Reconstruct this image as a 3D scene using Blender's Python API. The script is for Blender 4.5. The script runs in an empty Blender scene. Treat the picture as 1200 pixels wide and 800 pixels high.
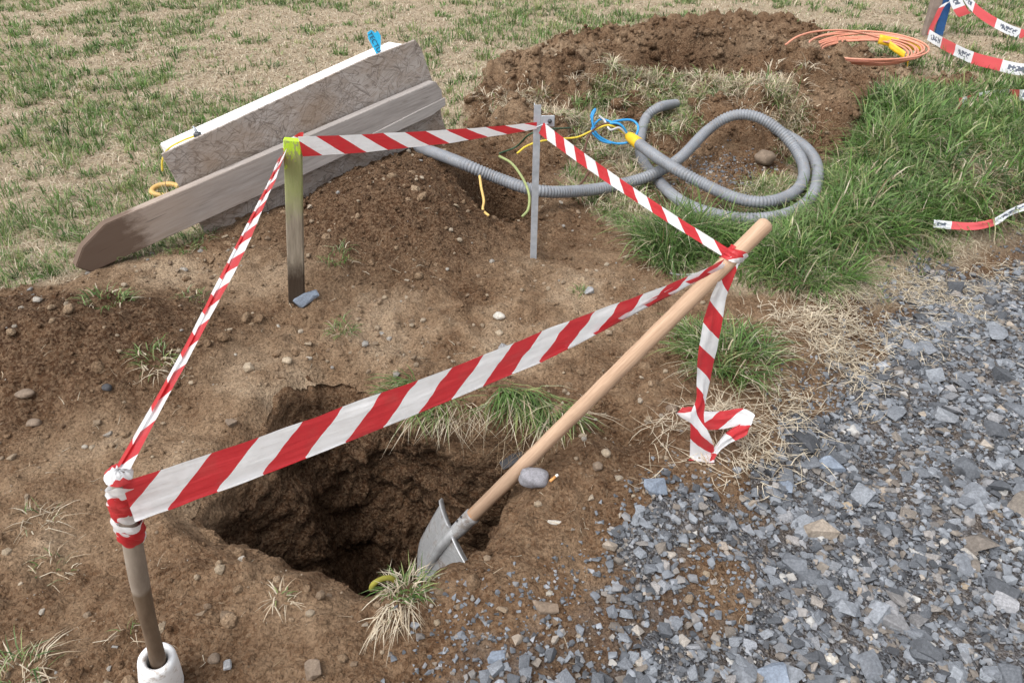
import bpy, bmesh, math, random
import numpy as np
from mathutils import Vector, Matrix

rng = np.random.default_rng(7)
random.seed(7)
S = bpy.context.scene
COL = S.collection

# ------------------------------------------------------------------ camera, sky, sun, exposure
CAM_H, PITCH, FOC = 1.6, math.radians(35.0), 867.0
cd = bpy.data.cameras.new("camera")
cam = bpy.data.objects.new("camera", cd)
COL.objects.link(cam)
cam.location = (0, 0, CAM_H)
cam.rotation_euler = (math.radians(90) - PITCH, 0, 0)
cd.sensor_width = 36.0
cd.lens = 36.0 * FOC / 1200.0
cd.clip_start, cd.clip_end = 0.05, 2000
S.camera = cam

SUN_EL, SUN_AZ = math.radians(60), math.radians(-128)      # azimuth measured from +Y towards +X
world = bpy.data.worlds.new("World")
S.world = world
world.use_nodes = True
wn = world.node_tree
wn.nodes.clear()
sky = wn.nodes.new("ShaderNodeTexSky")
sky.sky_type = 'NISHITA'
sky.sun_disc = False
sky.sun_elevation = SUN_EL
sky.sun_rotation = SUN_AZ
sky.dust_density = 4.0
sky.air_density = 1.0
hs = wn.nodes.new("ShaderNodeHueSaturation")
hs.inputs['Saturation'].default_value = 0.16               # a grey overcast sky
bg = wn.nodes.new("ShaderNodeBackground")
bg.inputs['Strength'].default_value = 0.15
wo = wn.nodes.new("ShaderNodeOutputWorld")
wn.links.new(sky.outputs[0], hs.inputs['Color'])
wn.links.new(hs.outputs[0], bg.inputs[0])
wn.links.new(bg.outputs[0], wo.inputs[0])

sl = bpy.data.lights.new("sun", 'SUN')
sl.energy = 1.0
sl.angle = math.radians(45)
sl.color = (1.0, 0.97, 0.93)
sun = bpy.data.objects.new("sun", sl)
COL.objects.link(sun)
sd = Vector((math.sin(SUN_AZ) * math.cos(SUN_EL), math.cos(SUN_AZ) * math.cos(SUN_EL), math.sin(SUN_EL)))
sun.rotation_euler = sd.to_track_quat('Z', 'Y').to_euler()
sun.location = sd * 20

S.view_settings.view_transform = 'Standard'
S.view_settings.look = 'None'
S.view_settings.gamma = 1.0
S.view_settings.use_curve_mapping = False
S.view_settings.exposure = 0.76

# ------------------------------------------------------------------ surveying helpers
cP, sP = math.cos(PITCH), math.sin(PITCH)
def ray(px, py):
    a, b = (px - 600) / FOC, (400 - py) / FOC
    return np.array([a, cP + b * sP, -sP + b * cP])
def at_z(px, py, z=0.0):
    r = ray(px, py); k = (z - CAM_H) / r[2]
    return np.array([0, 0, CAM_H]) + r * k
def at_y(px, py, y):
    r = ray(px, py); k = y / r[1]
    return np.array([0, 0, CAM_H]) + r * k
def project(P):
    P = np.asarray(P, float)
    d = P[..., 1] * cP + (CAM_H - P[..., 2]) * sP
    u = P[..., 1] * sP + (P[..., 2] - CAM_H) * cP
    d = np.where(d < 0.05, 0.05, d)
    return 600 + P[..., 0] / d * FOC, 400 - u / d * FOC, d

# ------------------------------------------------------------------ noise
TAB = np.random.default_rng(3).random((16, 256, 256))
def vnoise(x, y, s=0):
    T = TAB[s % 16]
    xf, yf = np.floor(x), np.floor(y)
    fx, fy = x - xf, y - yf
    fx = fx * fx * fx * (fx * (fx * 6 - 15) + 10); fy = fy * fy * fy * (fy * (fy * 6 - 15) + 10)
    i, j = xf.astype(np.int64) & 255, yf.astype(np.int64) & 255
    i1, j1 = (i + 1) & 255, (j + 1) & 255
    a = T[i, j] * (1 - fx) + T[i1, j] * fx
    b = T[i, j1] * (1 - fx) + T[i1, j1] * fx
    return a * (1 - fy) + b * fy
def fbm(x, y, o=4, s=0, g=0.5):
    v = 0; a = 1.0; t = 0
    for k in range(o):
        c, sn = math.cos(k * 0.9), math.sin(k * 0.9)
        v = v + a * vnoise((c * x - sn * y) * 2 ** k + 17.3 * k, (sn * x + c * y) * 2 ** k + 5.1 * k, s + k)
        t += a; a *= g
    return v / t - 0.5
def lumps(x, y, s=0):
    """rounded clods: distance field of jittered cells, 0..1"""
    best = np.full(np.shape(x), 9.0)
    xf, yf = np.floor(x), np.floor(y)
    T, U, R = TAB[s % 16], TAB[(s + 5) % 16], TAB[(s + 9) % 16]
    for dx in (-1, 0, 1):
        for dy in (-1, 0, 1):
            i, j = (xf + dx).astype(np.int64) & 255, (yf + dy).astype(np.int64) & 255
            cx, cy = xf + dx + T[i, j], yf + dy + U[i, j]
            d2 = ((x - cx) ** 2 + (y - cy) ** 2) / (0.15 + 0.5 * R[i, j]) ** 2
            best = np.minimum(best, d2)
    return np.clip(1 - best, 0, 1) ** 0.8
def sstep(a, b, v):
    t = np.clip((v - a) / (b - a), 0, 1)
    return t * t * (3 - 2 * t)
def poly_sd(x, y, poly):
    """signed distance, positive inside"""
    x = np.asarray(x, float); y = np.asarray(y, float)
    d = np.full(x.shape, 1e9); inside = np.zeros(x.shape, bool)
    n = len(poly)
    for k in range(n):
        ax, ay = poly[k]; bx, by = poly[(k + 1) % n]
        ex, ey = bx - ax, by - ay
        t = np.clip(((x - ax) * ex + (y - ay) * ey) / (ex * ex + ey * ey + 1e-12), 0, 1)
        d = np.minimum(d, (x - ax - t * ex) ** 2 + (y - ay - t * ey) ** 2)
        c = ((ay > y) != (by > y)) & (x < ex * (y - ay) / ((by - ay) + 1e-12) + ax)
        inside ^= c
    d = np.sqrt(d)
    return np.where(inside, d, -d)
def gpoly(pts, z=0.0):
    return [tuple(at_z(px, py, z)[:2]) for px, py in pts]

# ------------------------------------------------------------------ the lie of the land
HOLE = gpoly([(212, 596), (240, 555), (290, 505), (322, 452), (380, 428), (445, 438), (490, 470), (545, 492), (610, 498),
              (640, 503), (646, 524), (612, 546), (601, 575), (592, 605), (576, 634), (548, 655), (505, 666), (455, 688),
              (415, 688), (385, 668), (330, 655), (262, 632)])
GRAVEL = gpoly([(440, 830), (462, 745), (520, 700), (600, 690), (690, 640), (745, 585), (785, 548), (840, 545), (895, 500),
                (905, 445), (955, 396), (995, 345), (1062, 296), (1200, 254), (1500, 212), (2300, 215), (2300, 700), (1500, 1100), (900, 1500), (430, 1200)], -0.05)
SOIL = gpoly([(-500, 345), (-60, 338), (60, 336), (110, 322), (180, 300), (240, 275), (330, 225), (440, 195), (505, 172), (545, 168),
              (560, 128), (592, 88), (640, 55), (700, 42), (760, 24), (860, 20), (930, 32), (985, 55), (1060, 76), (1105, 88),
              (1150, 100), (1120, 118), (1050, 116), (1010, 158), (985, 195), (950, 205), (922, 188), (900, 150), (866, 122), (800, 112), (735, 132),
              (690, 140), (672, 165), (668, 205), (700, 245), (742, 268), (790, 322), (850, 335), (930, 345), (985, 335), (1035, 340),
              (1100, 296), (1200, 262), (1500, 212), (2300, 212), (2300, 700), (1500, 1200), (900, 1600), (200, 1600), (-500, 1000)])
BANK = gpoly([(745, 288), (765, 270), (820, 276), (880, 280), (945, 262), (972, 222), (1000, 180), (1030, 140), (1055, 118), (1120, 122), (1200, 112), (1400, 118),
              (1420, 215), (1200, 252), (1130, 262), (1080, 272), (1030, 292), (985, 322), (940, 338), (890, 322), (862, 300), (820, 302), (790, 312)])
STRIP = gpoly([(680, 150), (735, 126), (790, 104), (860, 108), (905, 142), (935, 190), (925, 240), (850, 262), (770, 268), (700, 246), (668, 200)])
HEAP_A = at_z(455, 240, 0.12)[:2]
HEAP_B = at_z(30, 405, 0.06)[:2]
PIT_C = at_z(588, 238, -0.02)[:2]
def blob(x, y, c, rx, ry, ang=0.0, p=1.0):
    ca, sa = math.cos(ang), math.sin(ang)
    dx, dy = x - c[0], y - c[1]
    u, v = (ca * dx + sa * dy) / rx, (-sa * dx + ca * dy) / ry
    return np.exp(-(u * u + v * v) ** p)
M1, M2, M3 = at_z(930, 105, 0.2)[:2], at_z(655, 96, 0.1)[:2], at_z(785, 98, 0.0)[:2]
T1, T2, T3 = at_z(612, 150, 0.08)[:2], at_z(858, 150, 0.1)[:2], at_z(966, 168, 0.06)[:2]
M4 = at_z(1035, 86, 0)[:2]
M5 = at_z(830, 62, 0.1)[:2]
LEDGE = at_z(625, 520, -0.05)[:2]
CLAY = at_z(722, 500, -0.03)[:2]
BLK = at_z(560, 470, 0)[:2]

THIN1, THIN2 = at_z(610, 745)[:2], at_z(845, 665)[:2]
def zones(x, y):
    wob = 0.10 * fbm(x * 3.1, y * 3.1, 3, 2) + 0.05 * fbm(x * 14, y * 14, 2, 5)
    s_soil = poly_sd(x, y, SOIL)
    scale = np.clip(y / 3.0, 0.5, 3)
    soil = sstep(-0.05, 0.06, s_soil + wob * scale)
    soil = np.maximum(soil, sstep(-0.02, 0.08, poly_sd(x, y, STRIP) + wob))
    s_g = poly_sd(x, y, GRAVEL)
    grav = sstep(-0.06, 0.14, s_g + wob * 0.8)
    dense = sstep(-0.02, 0.36, s_g + 0.9 * fbm(x * 2.3, y * 2.3, 3, 7) * 0.6)
    dense = dense * (1 - 0.60 * blob(x, y, THIN1, 0.42, 0.24, 0.1, 1.4)) * (1 - 0.85 * blob(x, y, THIN2, 0.15, 0.2, -0.5, 1.2))
    fresh_shade = np.clip(1.2 * blob(x, y, HEAP_A, 0.62, 0.55, 0, 1.6) + 1.2 * blob(x, y, HEAP_B, 0.75, 0.42, 0.15, 1.6) + blob(x, y, M3, 0.9, 0.6, 0.3, 1.5)
                    + 0.9 * blob(x, y, PIT_C, 0.25, 0.25) + 0.95 * sstep(0.02, 0.14, poly_sd(x, y, HOLE) + 0.1 * fbm(x * 6, y * 6, 2, 9)), 0, 1)  # hole term darkens the cut earth inside: moist subsoil plus painted shade
    return soil, grav, dense, fresh_shade, s_soil, s_g

DRY = [(at_z(520, 385)[:2], 0.75, 0.36), (at_z(240, 325)[:2], 0.6, 0.25), (at_z(120, 560)[:2], 0.35, 0.3), (at_z(700, 330)[:2], 0.5, 0.3), (at_z(320, 440)[:2], 0.3, 0.2), (at_z(960, 90)[:2], 0.7, 0.6), (at_z(660, 80)[:2], 0.7, 0.5)]
def dryness(x, y):
    v = 0
    for c, a, b in DRY: v = np.maximum(v, blob(x, y, c, a, b, 0, 1.4))
    return v * np.clip(0.6 + 1.6 * fbm(x * 4, y * 4, 3, 6), 0, 1.2)
def H(x, y, detail=True, hole=True):
    x = np.asarray(x, float); y = np.asarray(y, float)
    near = sstep(60, 12, np.hypot(x, y))
    soil, grav, dense, fresh_shade, s_soil, s_g = zones(x, y)
    z = 0.07 * fbm(x * 0.55, y * 0.55, 3, 1) * near
    # gravel track lies lower than the meadow on the right
    z = z - 0.13 * sstep(-0.06, 0.22, s_g) * sstep(0.25, 0.95, x)
    z = z + 0.09 * sstep(-0.02, 0.16, poly_sd(x, y, BANK))
    z = z + 0.25 * blob(x, y, HEAP_A, 0.40, 0.42, 0.5, 1.1)
    z = z + 0.13 * blob(x, y, (HEAP_A[0] + 0.25, HEAP_A[1] + 0.55), 0.5, 0.35)
    z = z + 0.18 * blob(x, y, HEAP_B, 0.62, 0.32, 0.15, 1.3)
    z = z - 0.60 * blob(x, y, PIT_C, 0.17, 0.20, 0, 2.2)
    z = z + 0.36 * blob(x, y, M1, 0.55, 0.50, 0.4) + 0.22 * blob(x, y, M2, 0.7, 0.5) + 0.20 * blob(x, y, M5, 0.8, 0.45)
    z = z - 0.40 * blob(x, y, M3, 0.55, 0.36, 0.25, 1.7)
    z = z + 0.15 * blob(x, y, T1, 0.20, 0.2, 0, 1.4) + 0.16 * blob(x, y, T2, 0.34, 0.2, 0.2, 1.3) + 0.13 * blob(x, y, T3, 0.16, 0.13, 0, 1.5)
    z = z - 0.16 * blob(x, y, M4, 0.42, 0.2, -0.15, 1.3)
    z = z - 0.12 * blob(x, y, CLAY, 0.11, 0.085, -0.4, 1.8)
    z = z + 0.05 * blob(x, y, BLK, 0.25, 0.12, 0.1, 1.4)
    # the dug hole
    sd = poly_sd(x, y, HOLE)
    w = 0.075 * fbm(x * 6, y * 6, 3, 4) + 0.03 * fbm(x * 22, y * 22, 2, 6)
    sdw = sd + w
    hx = HOLE[12][0] - 0.12
    slope = 0.10 + 0.30 * sstep(0.05, -0.45, x - hx) * sstep(-0.25, 0.15, y - 1.55)
    t = np.clip(sdw / slope, 0, 1)
    dep = 1.15 * (0.25 * t + 0.75 * t * t * (3 - 2 * t)) * sstep(-0.01, 0.03, sdw)
    # a crumbling ledge under the turf block on the far side
    led = blob(x, y, LEDGE, 0.20, 0.10, 0.0, 1.6)
    z = z - dep * (1 - 0.70 * led) if hole else z - 0.05 * sstep(-0.045, 0.035, sdw)
    z = z + 0.022 * np.exp(-((sd + 0.10) / 0.08) ** 2) * soil * sstep(0.0, -0.05, sd)
    if detail:
        rough = np.clip(0.25 + 0.75 * soil, 0, 1) * near
        dist = np.clip(soil * (0.45 + 0.9 * sstep(-0.1, 0.15, fbm(x * 1.7, y * 1.7, 2, 9)) + 0.6 * fresh_shade), 0, 1.5)
        far = np.clip(y / 3.5, 1, 1.9)
        z = z + rough * (0.068 * fbm(x * 3.6, y * 3.6, 4, 3) + 0.026 * fbm(x * 17, y * 17, 3, 8))
        z = z + dist * (1 - 0.7 * grav) * far * (0.014 * lumps(x * 11, y * 11, 1) + 0.008 * lumps(x * 27, y * 27, 2))
        z = z + (1 - soil) * near * 0.03 * fbm(x * 6, y * 6, 3, 11)
        back = sstep(3.6, 4.4, y) * soil
        z = z + back * (0.075 * lumps(x * 3.6, y * 3.6, 4) + 0.04 * lumps(x * 8, y * 8, 3) + 0.02 * lumps(x * 17, y * 17, 6) + 0.06 * fbm(x * 7, y * 7, 3, 7))
        inhole = sstep(0.03, 0.2, sd) * (1.0 if hole else 0.0)
        z = z + inhole * (0.22 * fbm(x * 9, y * 9, 3, 5) + 0.12 * fbm(x * 30, y * 30, 2, 2) + 0.06 * lumps(x * 15, y * 15, 7))
    return z
def h1(x, y): return float(H(np.array([x]), np.array([y]))[0])
def onG(px, py, dz=0.0):
    """march the sight line of a surveyed pixel to the terrain"""
    r = ray(px, py); o = np.array([0, 0, CAM_H])
    ks = np.linspace(0.7, 14, 2600)
    P = o + np.outer(ks, r)
    below = P[:, 2] < H(P[:, 0], P[:, 1])
    i = int(np.argmax(below)) if below.any() else len(ks) - 1
    p = P[i].copy(); p[2] = h1(p[0], p[1]) + dz
    return p

# ------------------------------------------------------------------ mesh helpers
def props(o, label=None, cat=None, group=None, kind=None):
    if label: o['label'] = label
    if cat: o['category'] = cat
    if group: o['group'] = group
    if kind: o['kind'] = kind
    return o
def link(name, me, mat=None, parent=None):
    o = bpy.data.objects.new(name, me)
    COL.objects.link(o)
    if mat is not None and me is not None:
        me.materials.clear(); me.materials.append(mat)
    if parent is not None: o.parent = parent
    return o
def empty(name, loc=(0, 0, 0)):
    o = bpy.data.objects.new(name, None); COL.objects.link(o); o.location = loc; o.empty_display_size = 0.05
    return o
def np_mesh(name, V, F, smooth=True, cols=None, fl=None):
    """V (n,3); F list of arrays (m,k) of equal-size polygons"""
    me = bpy.data.meshes.new(name)
    V = np.asarray(V, np.float32)
    Fs = [np.asarray(f, np.int32) for f in (F if isinstance(F, (list, tuple)) else [F]) if len(f)]
    nl = sum(f.size for f in Fs); npoly = sum(len(f) for f in Fs)
    me.vertices.add(len(V)); me.vertices.foreach_set('co', V.ravel())
    me.loops.add(nl); me.polygons.add(npoly)
    me.loops.foreach_set('vertex_index', np.concatenate([f.ravel() for f in Fs]))
    tot = np.concatenate([np.full(len(f), f.shape[1], np.int32) for f in Fs])
    st = np.concatenate([[0], np.cumsum(tot)[:-1]]).astype(np.int32)
    me.polygons.foreach_set('loop_start', st)
    me.polygons.foreach_set('loop_total', tot)
    me.polygons.foreach_set('use_smooth', np.full(npoly, bool(smooth)))
    if cols is not None:
        for an, arr in cols.items():
            arr = np.asarray(arr, np.float32)
            if arr.ndim == 1:
                a = me.attributes.new(an, 'FLOAT', 'POINT'); a.data.foreach_set('value', arr)
            else:
                if arr.shape[1] == 3: arr = np.hstack([arr, np.ones((len(arr), 1), np.float32)])
                a = me.attributes.new(an, 'FLOAT_COLOR', 'POINT'); a.data.foreach_set('color', arr.ravel())
    me.update(calc_edges=True); me.validate()
    return me
def bm_mesh(name, bm, smooth=False):
    me = bpy.data.meshes.new(name)
    bmesh.ops.recalc_face_normals(bm, faces=bm.faces)
    for f in bm.faces: f.smooth = smooth
    bm.to_mesh(me); bm.free(); return me
def catmull(P, n):
    P = np.asarray(P, float)
    P = np.vstack([2 * P[0] - P[1], P, 2 * P[-1] - P[-2]])
    m = len(P) - 3; out = []
    for t in np.linspace(0, m - 1e-9, n):
        i = int(t); f = t - i
        a, b, c, d = P[i:i + 4]
        out.append(0.5 * (2 * b + (c - a) * f + (2 * a - 5 * b + 4 * c - d) * f * f + (3 * b - a - 3 * c + d) * f ** 3))
    return np.array(out)
def tube_mesh(name, path, rad, sides=8, cap=True):
    path = np.asarray(path, float); n = len(path)
    rad = np.broadcast_to(np.asarray(rad, float), (n,)) if np.ndim(rad) <= 1 else rad
    T = np.gradient(path, axis=0); T /= np.linalg.norm(T, axis=1)[:, None] + 1e-12
    N = np.zeros_like(T)
    up = np.array([0, 0, 1.0]) if abs(T[0, 2]) < 0.9 else np.array([1.0, 0, 0])
    v = np.cross(T[0], up); N[0] = v / np.linalg.norm(v)
    for i in range(1, n):
        v = N[i - 1] - T[i] * np.dot(N[i - 1], T[i]); N[i] = v / (np.linalg.norm(v) + 1e-12)
    B = np.cross(T, N)
    a = np.linspace(0, 2 * math.pi, sides, endpoint=False)
    V = path[:, None, :] + rad[:, None, None] * (np.cos(a)[None, :, None] * N[:, None, :] + np.sin(a)[None, :, None] * B[:, None, :])
    V = V.reshape(-1, 3)
    i = np.arange(n - 1)[:, None] * sides; j = np.arange(sides)[None, :]; j1 = (j + 1) % sides
    Q = np.stack([i + j, i + j1, i + sides + j1, i + sides + j], -1).reshape(-1, 4)
    F = [Q]
    if cap:
        F.append(np.arange(sides)[::-1][None, :].copy()); F.append((np.arange(sides) + (n - 1) * sides)[None, :])
    return np_mesh(name, V, F, True)
def axes_matrix(o, x, y, z):
    return Matrix(((x[0], y[0], z[0], o[0]), (x[1], y[1], z[1], o[1]), (x[2], y[2], z[2], o[2]), (0, 0, 0, 1)))
def nrm(v): v = np.asarray(v, float); return v / np.linalg.norm(v)

# ------------------------------------------------------------------ materials
class NT:
    def __init__(self, name):
        self.m = bpy.data.materials.new(name); self.m.use_nodes = True
        self.t = self.m.node_tree; self.b = self.t.nodes['Principled BSDF']; self.o = self.t.nodes['Material Output']
    def n(self, typ, **kw):
        x = self.t.nodes.new(typ)
        for k, v in kw.items():
            if k in x.inputs.keys(): x.inputs[k].default_value = v
            else: setattr(x, k, v)
        return x
    def l(self, a, b): self.t.links.new(a, b)
    def attr(self, name): return self.n('ShaderNodeAttribute', attribute_name=name)
    def coord(self, scale=(1, 1, 1), which='Object', rot=(0, 0, 0)):
        c = self.n('ShaderNodeTexCoord'); mp = self.n('ShaderNodeMapping')
        mp.inputs['Scale'].default_value = scale; mp.inputs['Rotation'].default_value = rot
        self.l(c.outputs[which], mp.inputs['Vector']); return mp.outputs[0]
    def noise(self, vec, scale, detail=4, rough=0.55):
        x = self.n('ShaderNodeTexNoise'); x.inputs['Scale'].default_value = scale; x.inputs['Detail'].default_value = detail
        x.inputs['Roughness'].default_value = rough
        if vec is not None: self.l(vec, x.inputs['Vector'])
        return x.outputs['Fac']
    def vor(self, vec, scale, feature='F1', out='Distance'):
        x = self.n('ShaderNodeTexVoronoi'); x.feature = feature; x.inputs['Scale'].default_value = scale
        if vec is not None: self.l(vec, x.inputs['Vector'])
        return x.outputs[out]
    def ramp(self, fac, stops, interp='LINEAR'):
        x = self.n('ShaderNodeValToRGB'); cr = x.color_ramp; cr.interpolation = interp
        while len(cr.elements) < len(stops): cr.elements.new(0.5)
        for e, (p, c) in zip(cr.elements, stops):
            e.position = p; e.color = (c, c, c, 1) if np.isscalar(c) else (*c, 1)
        self.l(fac, x.inputs[0]); return x.outputs[0]
    def mix(self, fac, a, b, mode='MIX'):
        x = self.n('ShaderNodeMix'); x.data_type = 'RGBA'; x.blend_type = mode
        for s, v in ((x.inputs[0], fac), (x.inputs[6], a), (x.inputs[7], b)):
            if hasattr(v, 'is_linked') or hasattr(v, 'links'): self.l(v, s)
            elif np.isscalar(v): s.default_value = v
            else: s.default_value = (*v, 1)
        return x.outputs[2]
    def math(self, op, a, b=0.0, c=None):
        x = self.n('ShaderNodeMath'); x.operation = op
        for s, v in zip(x.inputs, (a, b, c)):
            if v is None: continue
            if hasattr(v, 'links'): self.l(v, s)
            else: s.default_value = v
        return x.outputs[0]
    def bump(self, h, strength=0.5, dist=0.01, prev=None):
        x = self.n('ShaderNodeBump'); x.inputs['Strength'].default_value = strength; x.inputs['Distance'].default_value = dist
        self.l(h, x.inputs['Height'])
        if prev is not None: self.l(prev, x.inputs['Normal'])
        return x.outputs[0]
    def fin(self, col, rough=0.8, normal=None, spec=0.3, metal=0.0):
        if hasattr(col, 'links'): self.l(col, self.b.inputs['Base Color'])
        else: self.b.inputs['Base Color'].default_value = (*col, 1)
        if hasattr(rough, 'links'): self.l(rough, self.b.inputs['Roughness'])
        else: self.b.inputs['Roughness'].default_value = rough
        self.b.inputs['Specular IOR Level'].default_value = spec
        self.b.inputs['Metallic'].default_value = metal
        if normal is not None: self.l(normal, self.b.inputs['Normal'])
        return self.m
MAT = {}
def m_soil():
    t = NT('soil'); z = t.attr('zone'); sep = t.n('ShaderNodeSeparateColor'); t.l(z.outputs['Color'], sep.inputs[0])
    lawn, grav, fresh_shade = sep.outputs[0], sep.outputs[1], sep.outputs[2]
    p = t.n('ShaderNodeNewGeometry').outputs['Position']
    big, mid, fine = t.noise(p, 2.2, 4), t.noise(p, 13, 5, 0.62), t.noise(p, 95, 5, 0.7)
    patch = t.math('ADD', t.math('MULTIPLY', big, 0.62), t.math('MULTIPLY', mid, 0.38))
    patch = t.math('ADD', patch, t.math('MULTIPLY', z.outputs['Alpha'], 0.32))
    dry = t.ramp(patch, [(0.40, (0.088, 0.045, 0.022)), (0.5, (0.150, 0.087, 0.048)), (0.62, (0.265, 0.178, 0.110)), (0.80, (0.43, 0.325, 0.222))])
    dark_soil = t.ramp(mid, [(0.3, (0.042, 0.020, 0.010)), (0.55, (0.074, 0.037, 0.018)), (0.75, (0.125, 0.066, 0.034))])
    c = t.mix(fresh_shade, dry, dark_soil)  # moist dug earth colour, also used as painted shade down the hole
    c = t.mix(t.math('MULTIPLY', t.ramp(fine, [(0.40, 1.0), (0.54, 0.0)]), 0.48), c, (0.04, 0.021, 0.011))
    c = t.mix(t.math('MULTIPLY', t.ramp(fine, [(0.58, 0.0), (0.70, 1.0)]), 0.5), c, (0.36, 0.26, 0.17))
    crumbs = t.vor(p, 120, 'F1', 'Color')
    cs = t.n('ShaderNodeSeparateColor'); t.l(crumbs, cs.inputs[0])
    c = t.mix(t.math('MULTIPLY', t.ramp(cs.outputs[0], [(0.2, 0.0), (1.0, 1.0)]), 0.42), c, (0.30, 0.205, 0.13), 'MIX')
    th = t.ramp(t.noise(t.coord((1, 2.2, 1)), 46, 5, 0.7), [(0.3, (0.17, 0.12, 0.075)), (0.5, (0.37, 0.295, 0.205)), (0.7, (0.56, 0.48, 0.36))])
    c = t.mix(lawn, c, th)
    gd = t.ramp(t.noise(p, 70, 5, 0.7), [(0.3, (0.05, 0.043, 0.038)), (0.55, (0.13, 0.118, 0.11)), (0.75, (0.24, 0.24, 0.25))])
    gf = t.math('MULTIPLY', grav, t.ramp(t.math('ADD', t.math('MULTIPLY', grav, 0.55), t.math('MULTIPLY', mid, 0.6)), [(0.55, 0.0), (0.75, 1.0)]))
    c = t.mix(gf, c, gd)
    n1 = t.bump(t.noise(p, 28, 5, 0.65), 0.9, 0.016)
    n2 = t.bump(t.vor(p, 85), 0.8, -0.008, n1)
    n2 = t.bump(t.vor(p, 210), 0.7, -0.004, n2)
    n3 = t.bump(fine, 0.9, 0.007, n2)
    MAT['soil'] = t.fin(c, 0.95, n3, 0.15)
def m_grass():
    t = NT('grass_blade'); a = t.attr('tint')
    n = t.noise(t.coord(), 180, 2)
    c = t.mix(1.0, a.outputs['Color'], t.ramp(n, [(0.3, 0.75), (0.7, 1.15)]), 'MULTIPLY')
    m = t.fin(c, 0.5, None, 0.35)
    tr = t.n('ShaderNodeBsdfTranslucent'); t.l(c, tr.inputs[0])
    mx = t.n('ShaderNodeMixShader'); mx.inputs[0].default_value = 0.3
    t.l(t.b.outputs[0], mx.inputs[1]); t.l(tr.outputs[0], mx.inputs[2]); t.l(mx.outputs[0], t.o.inputs[0])
    MAT['grass'] = m
SLATE = [(0.0, (0.075, 0.079, 0.088)), (0.16, (0.13, 0.14, 0.157)), (0.45, (0.215, 0.232, 0.26)), (0.70, (0.30, 0.322, 0.355)), (0.78, (0.17, 0.145, 0.125)),
         (0.86, (0.27, 0.235, 0.20)), (0.93, (0.36, 0.38, 0.42)), (0.97, (0.40, 0.33, 0.26)), (1.0, (0.52, 0.52, 0.51))]
FIELD = [(0.0, (0.20, 0.135, 0.085)), (0.35, (0.29, 0.215, 0.145)), (0.6, (0.37, 0.29, 0.20)), (0.82, (0.40, 0.33, 0.25)), (0.92, (0.28, 0.27, 0.26)), (1.0, (0.52, 0.46, 0.38))]
def m_stone(key, stops, per_object):
    t = NT(key)
    r = t.n('ShaderNodeObjectInfo').outputs['Random'] if per_object else t.attr('rnd').outputs['Fac']
    c = t.ramp(r, stops)
    p = t.coord()
    n = t.noise(p, 38 if not per_object else 9, 5, 0.65)
    c = t.mix(1.0, c, t.ramp(n, [(0.25, 0.44), (0.5, 0.75), (0.75, 1.12)]), 'MULTIPLY')
    f = t.noise(p, 260 if not per_object else 45, 3, 0.7)
    c = t.mix(t.math('MULTIPLY', t.ramp(f, [(0.6, 0.0), (0.75, 1.0)]), 0.35), c, (0.46, 0.46, 0.47))
    nb = t.bump(n, 0.5, 0.004); nb = t.bump(f, 0.5, 0.0015, nb)
    MAT[key] = t.fin(c, 0.72, nb, 0.35)
def m_rock(key, col, speck=(0.5, 0.5, 0.5), scale=30):
    t = NT(key); p = t.coord()
    n = t.noise(p, scale, 6, 0.65); f = t.noise(p, scale * 7, 3, 0.7)
    c = t.mix(1.0, t.ramp(n, [(0.25, tuple(0.6 * v for v in col)), (0.5, col), (0.75, tuple(1.35 * v for v in col))]), t.ramp(f, [(0.3, 0.75), (0.7, 1.2)]), 'MULTIPLY')
    c = t.mix(t.math('MULTIPLY', t.ramp(f, [(0.64, 0.0), (0.72, 1.0)]), 0.4), c, speck)
    nb = t.bump(n, 0.5, 0.004); nb = t.bump(f, 0.4, 0.001, nb)
    MAT[key] = t.fin(c, 0.78, nb, 0.3)
    return MAT[key]
def m_tape(key, red, white, period=0.146, grime=0.12):
    t = NT(key); uv = t.n('ShaderNodeUVMap'); s = t.n('ShaderNodeSeparateXYZ'); t.l(uv.outputs[0], s.inputs[0])
    ph = t.math('DIVIDE', t.math('SUBTRACT', s.outputs[0], s.outputs[1]), period)
    fr = t.math('FRACT', t.math('ADD', ph, 50.0))
    msk = t.math('LESS_THAN', fr, 0.5)
    c = t.mix(msk, white, red)
    p = t.coord()
    n = t.noise(p, 22, 4, 0.6)
    c = t.mix(t.math('MULTIPLY', t.ramp(n, [(0.5, 0.0), (0.75, 1.0)]), grime), c, (0.30, 0.24, 0.19))
    w = t.n('ShaderNodeTexNoise'); w.inputs['Scale'].default_value = 30
    mp = t.coord((0.35, 3.0, 1), 'UV'); t.l(mp, w.inputs['Vector']); w.inputs['Detail'].default_value = 3
    nb = t.bump(w.outputs['Fac'], 0.4, 0.006)
    w3 = t.n('ShaderNodeTexNoise'); w3.inputs['Scale'].default_value = 60; w3.inputs['Detail'].default_value = 2; t.l(t.coord((1.2, 0.5, 1), 'UV', (0, 0, 0.6)), w3.inputs['Vector'])
    nb = t.bump(w3.outputs['Fac'], 0.4, 0.004, nb)
    m = t.fin(c, 0.38, nb, 0.45)
    tr = t.n('ShaderNodeBsdfTranslucent'); t.l(c, tr.inputs[0])
    mx = t.n('ShaderNodeMixShader'); mx.inputs[0].default_value = 0.38
    t.l(t.b.outputs[0], mx.inputs[1]); t.l(tr.outputs[0], mx.inputs[2]); t.l(mx.outputs[0], t.o.inputs[0])
    MAT[key] = m
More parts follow.
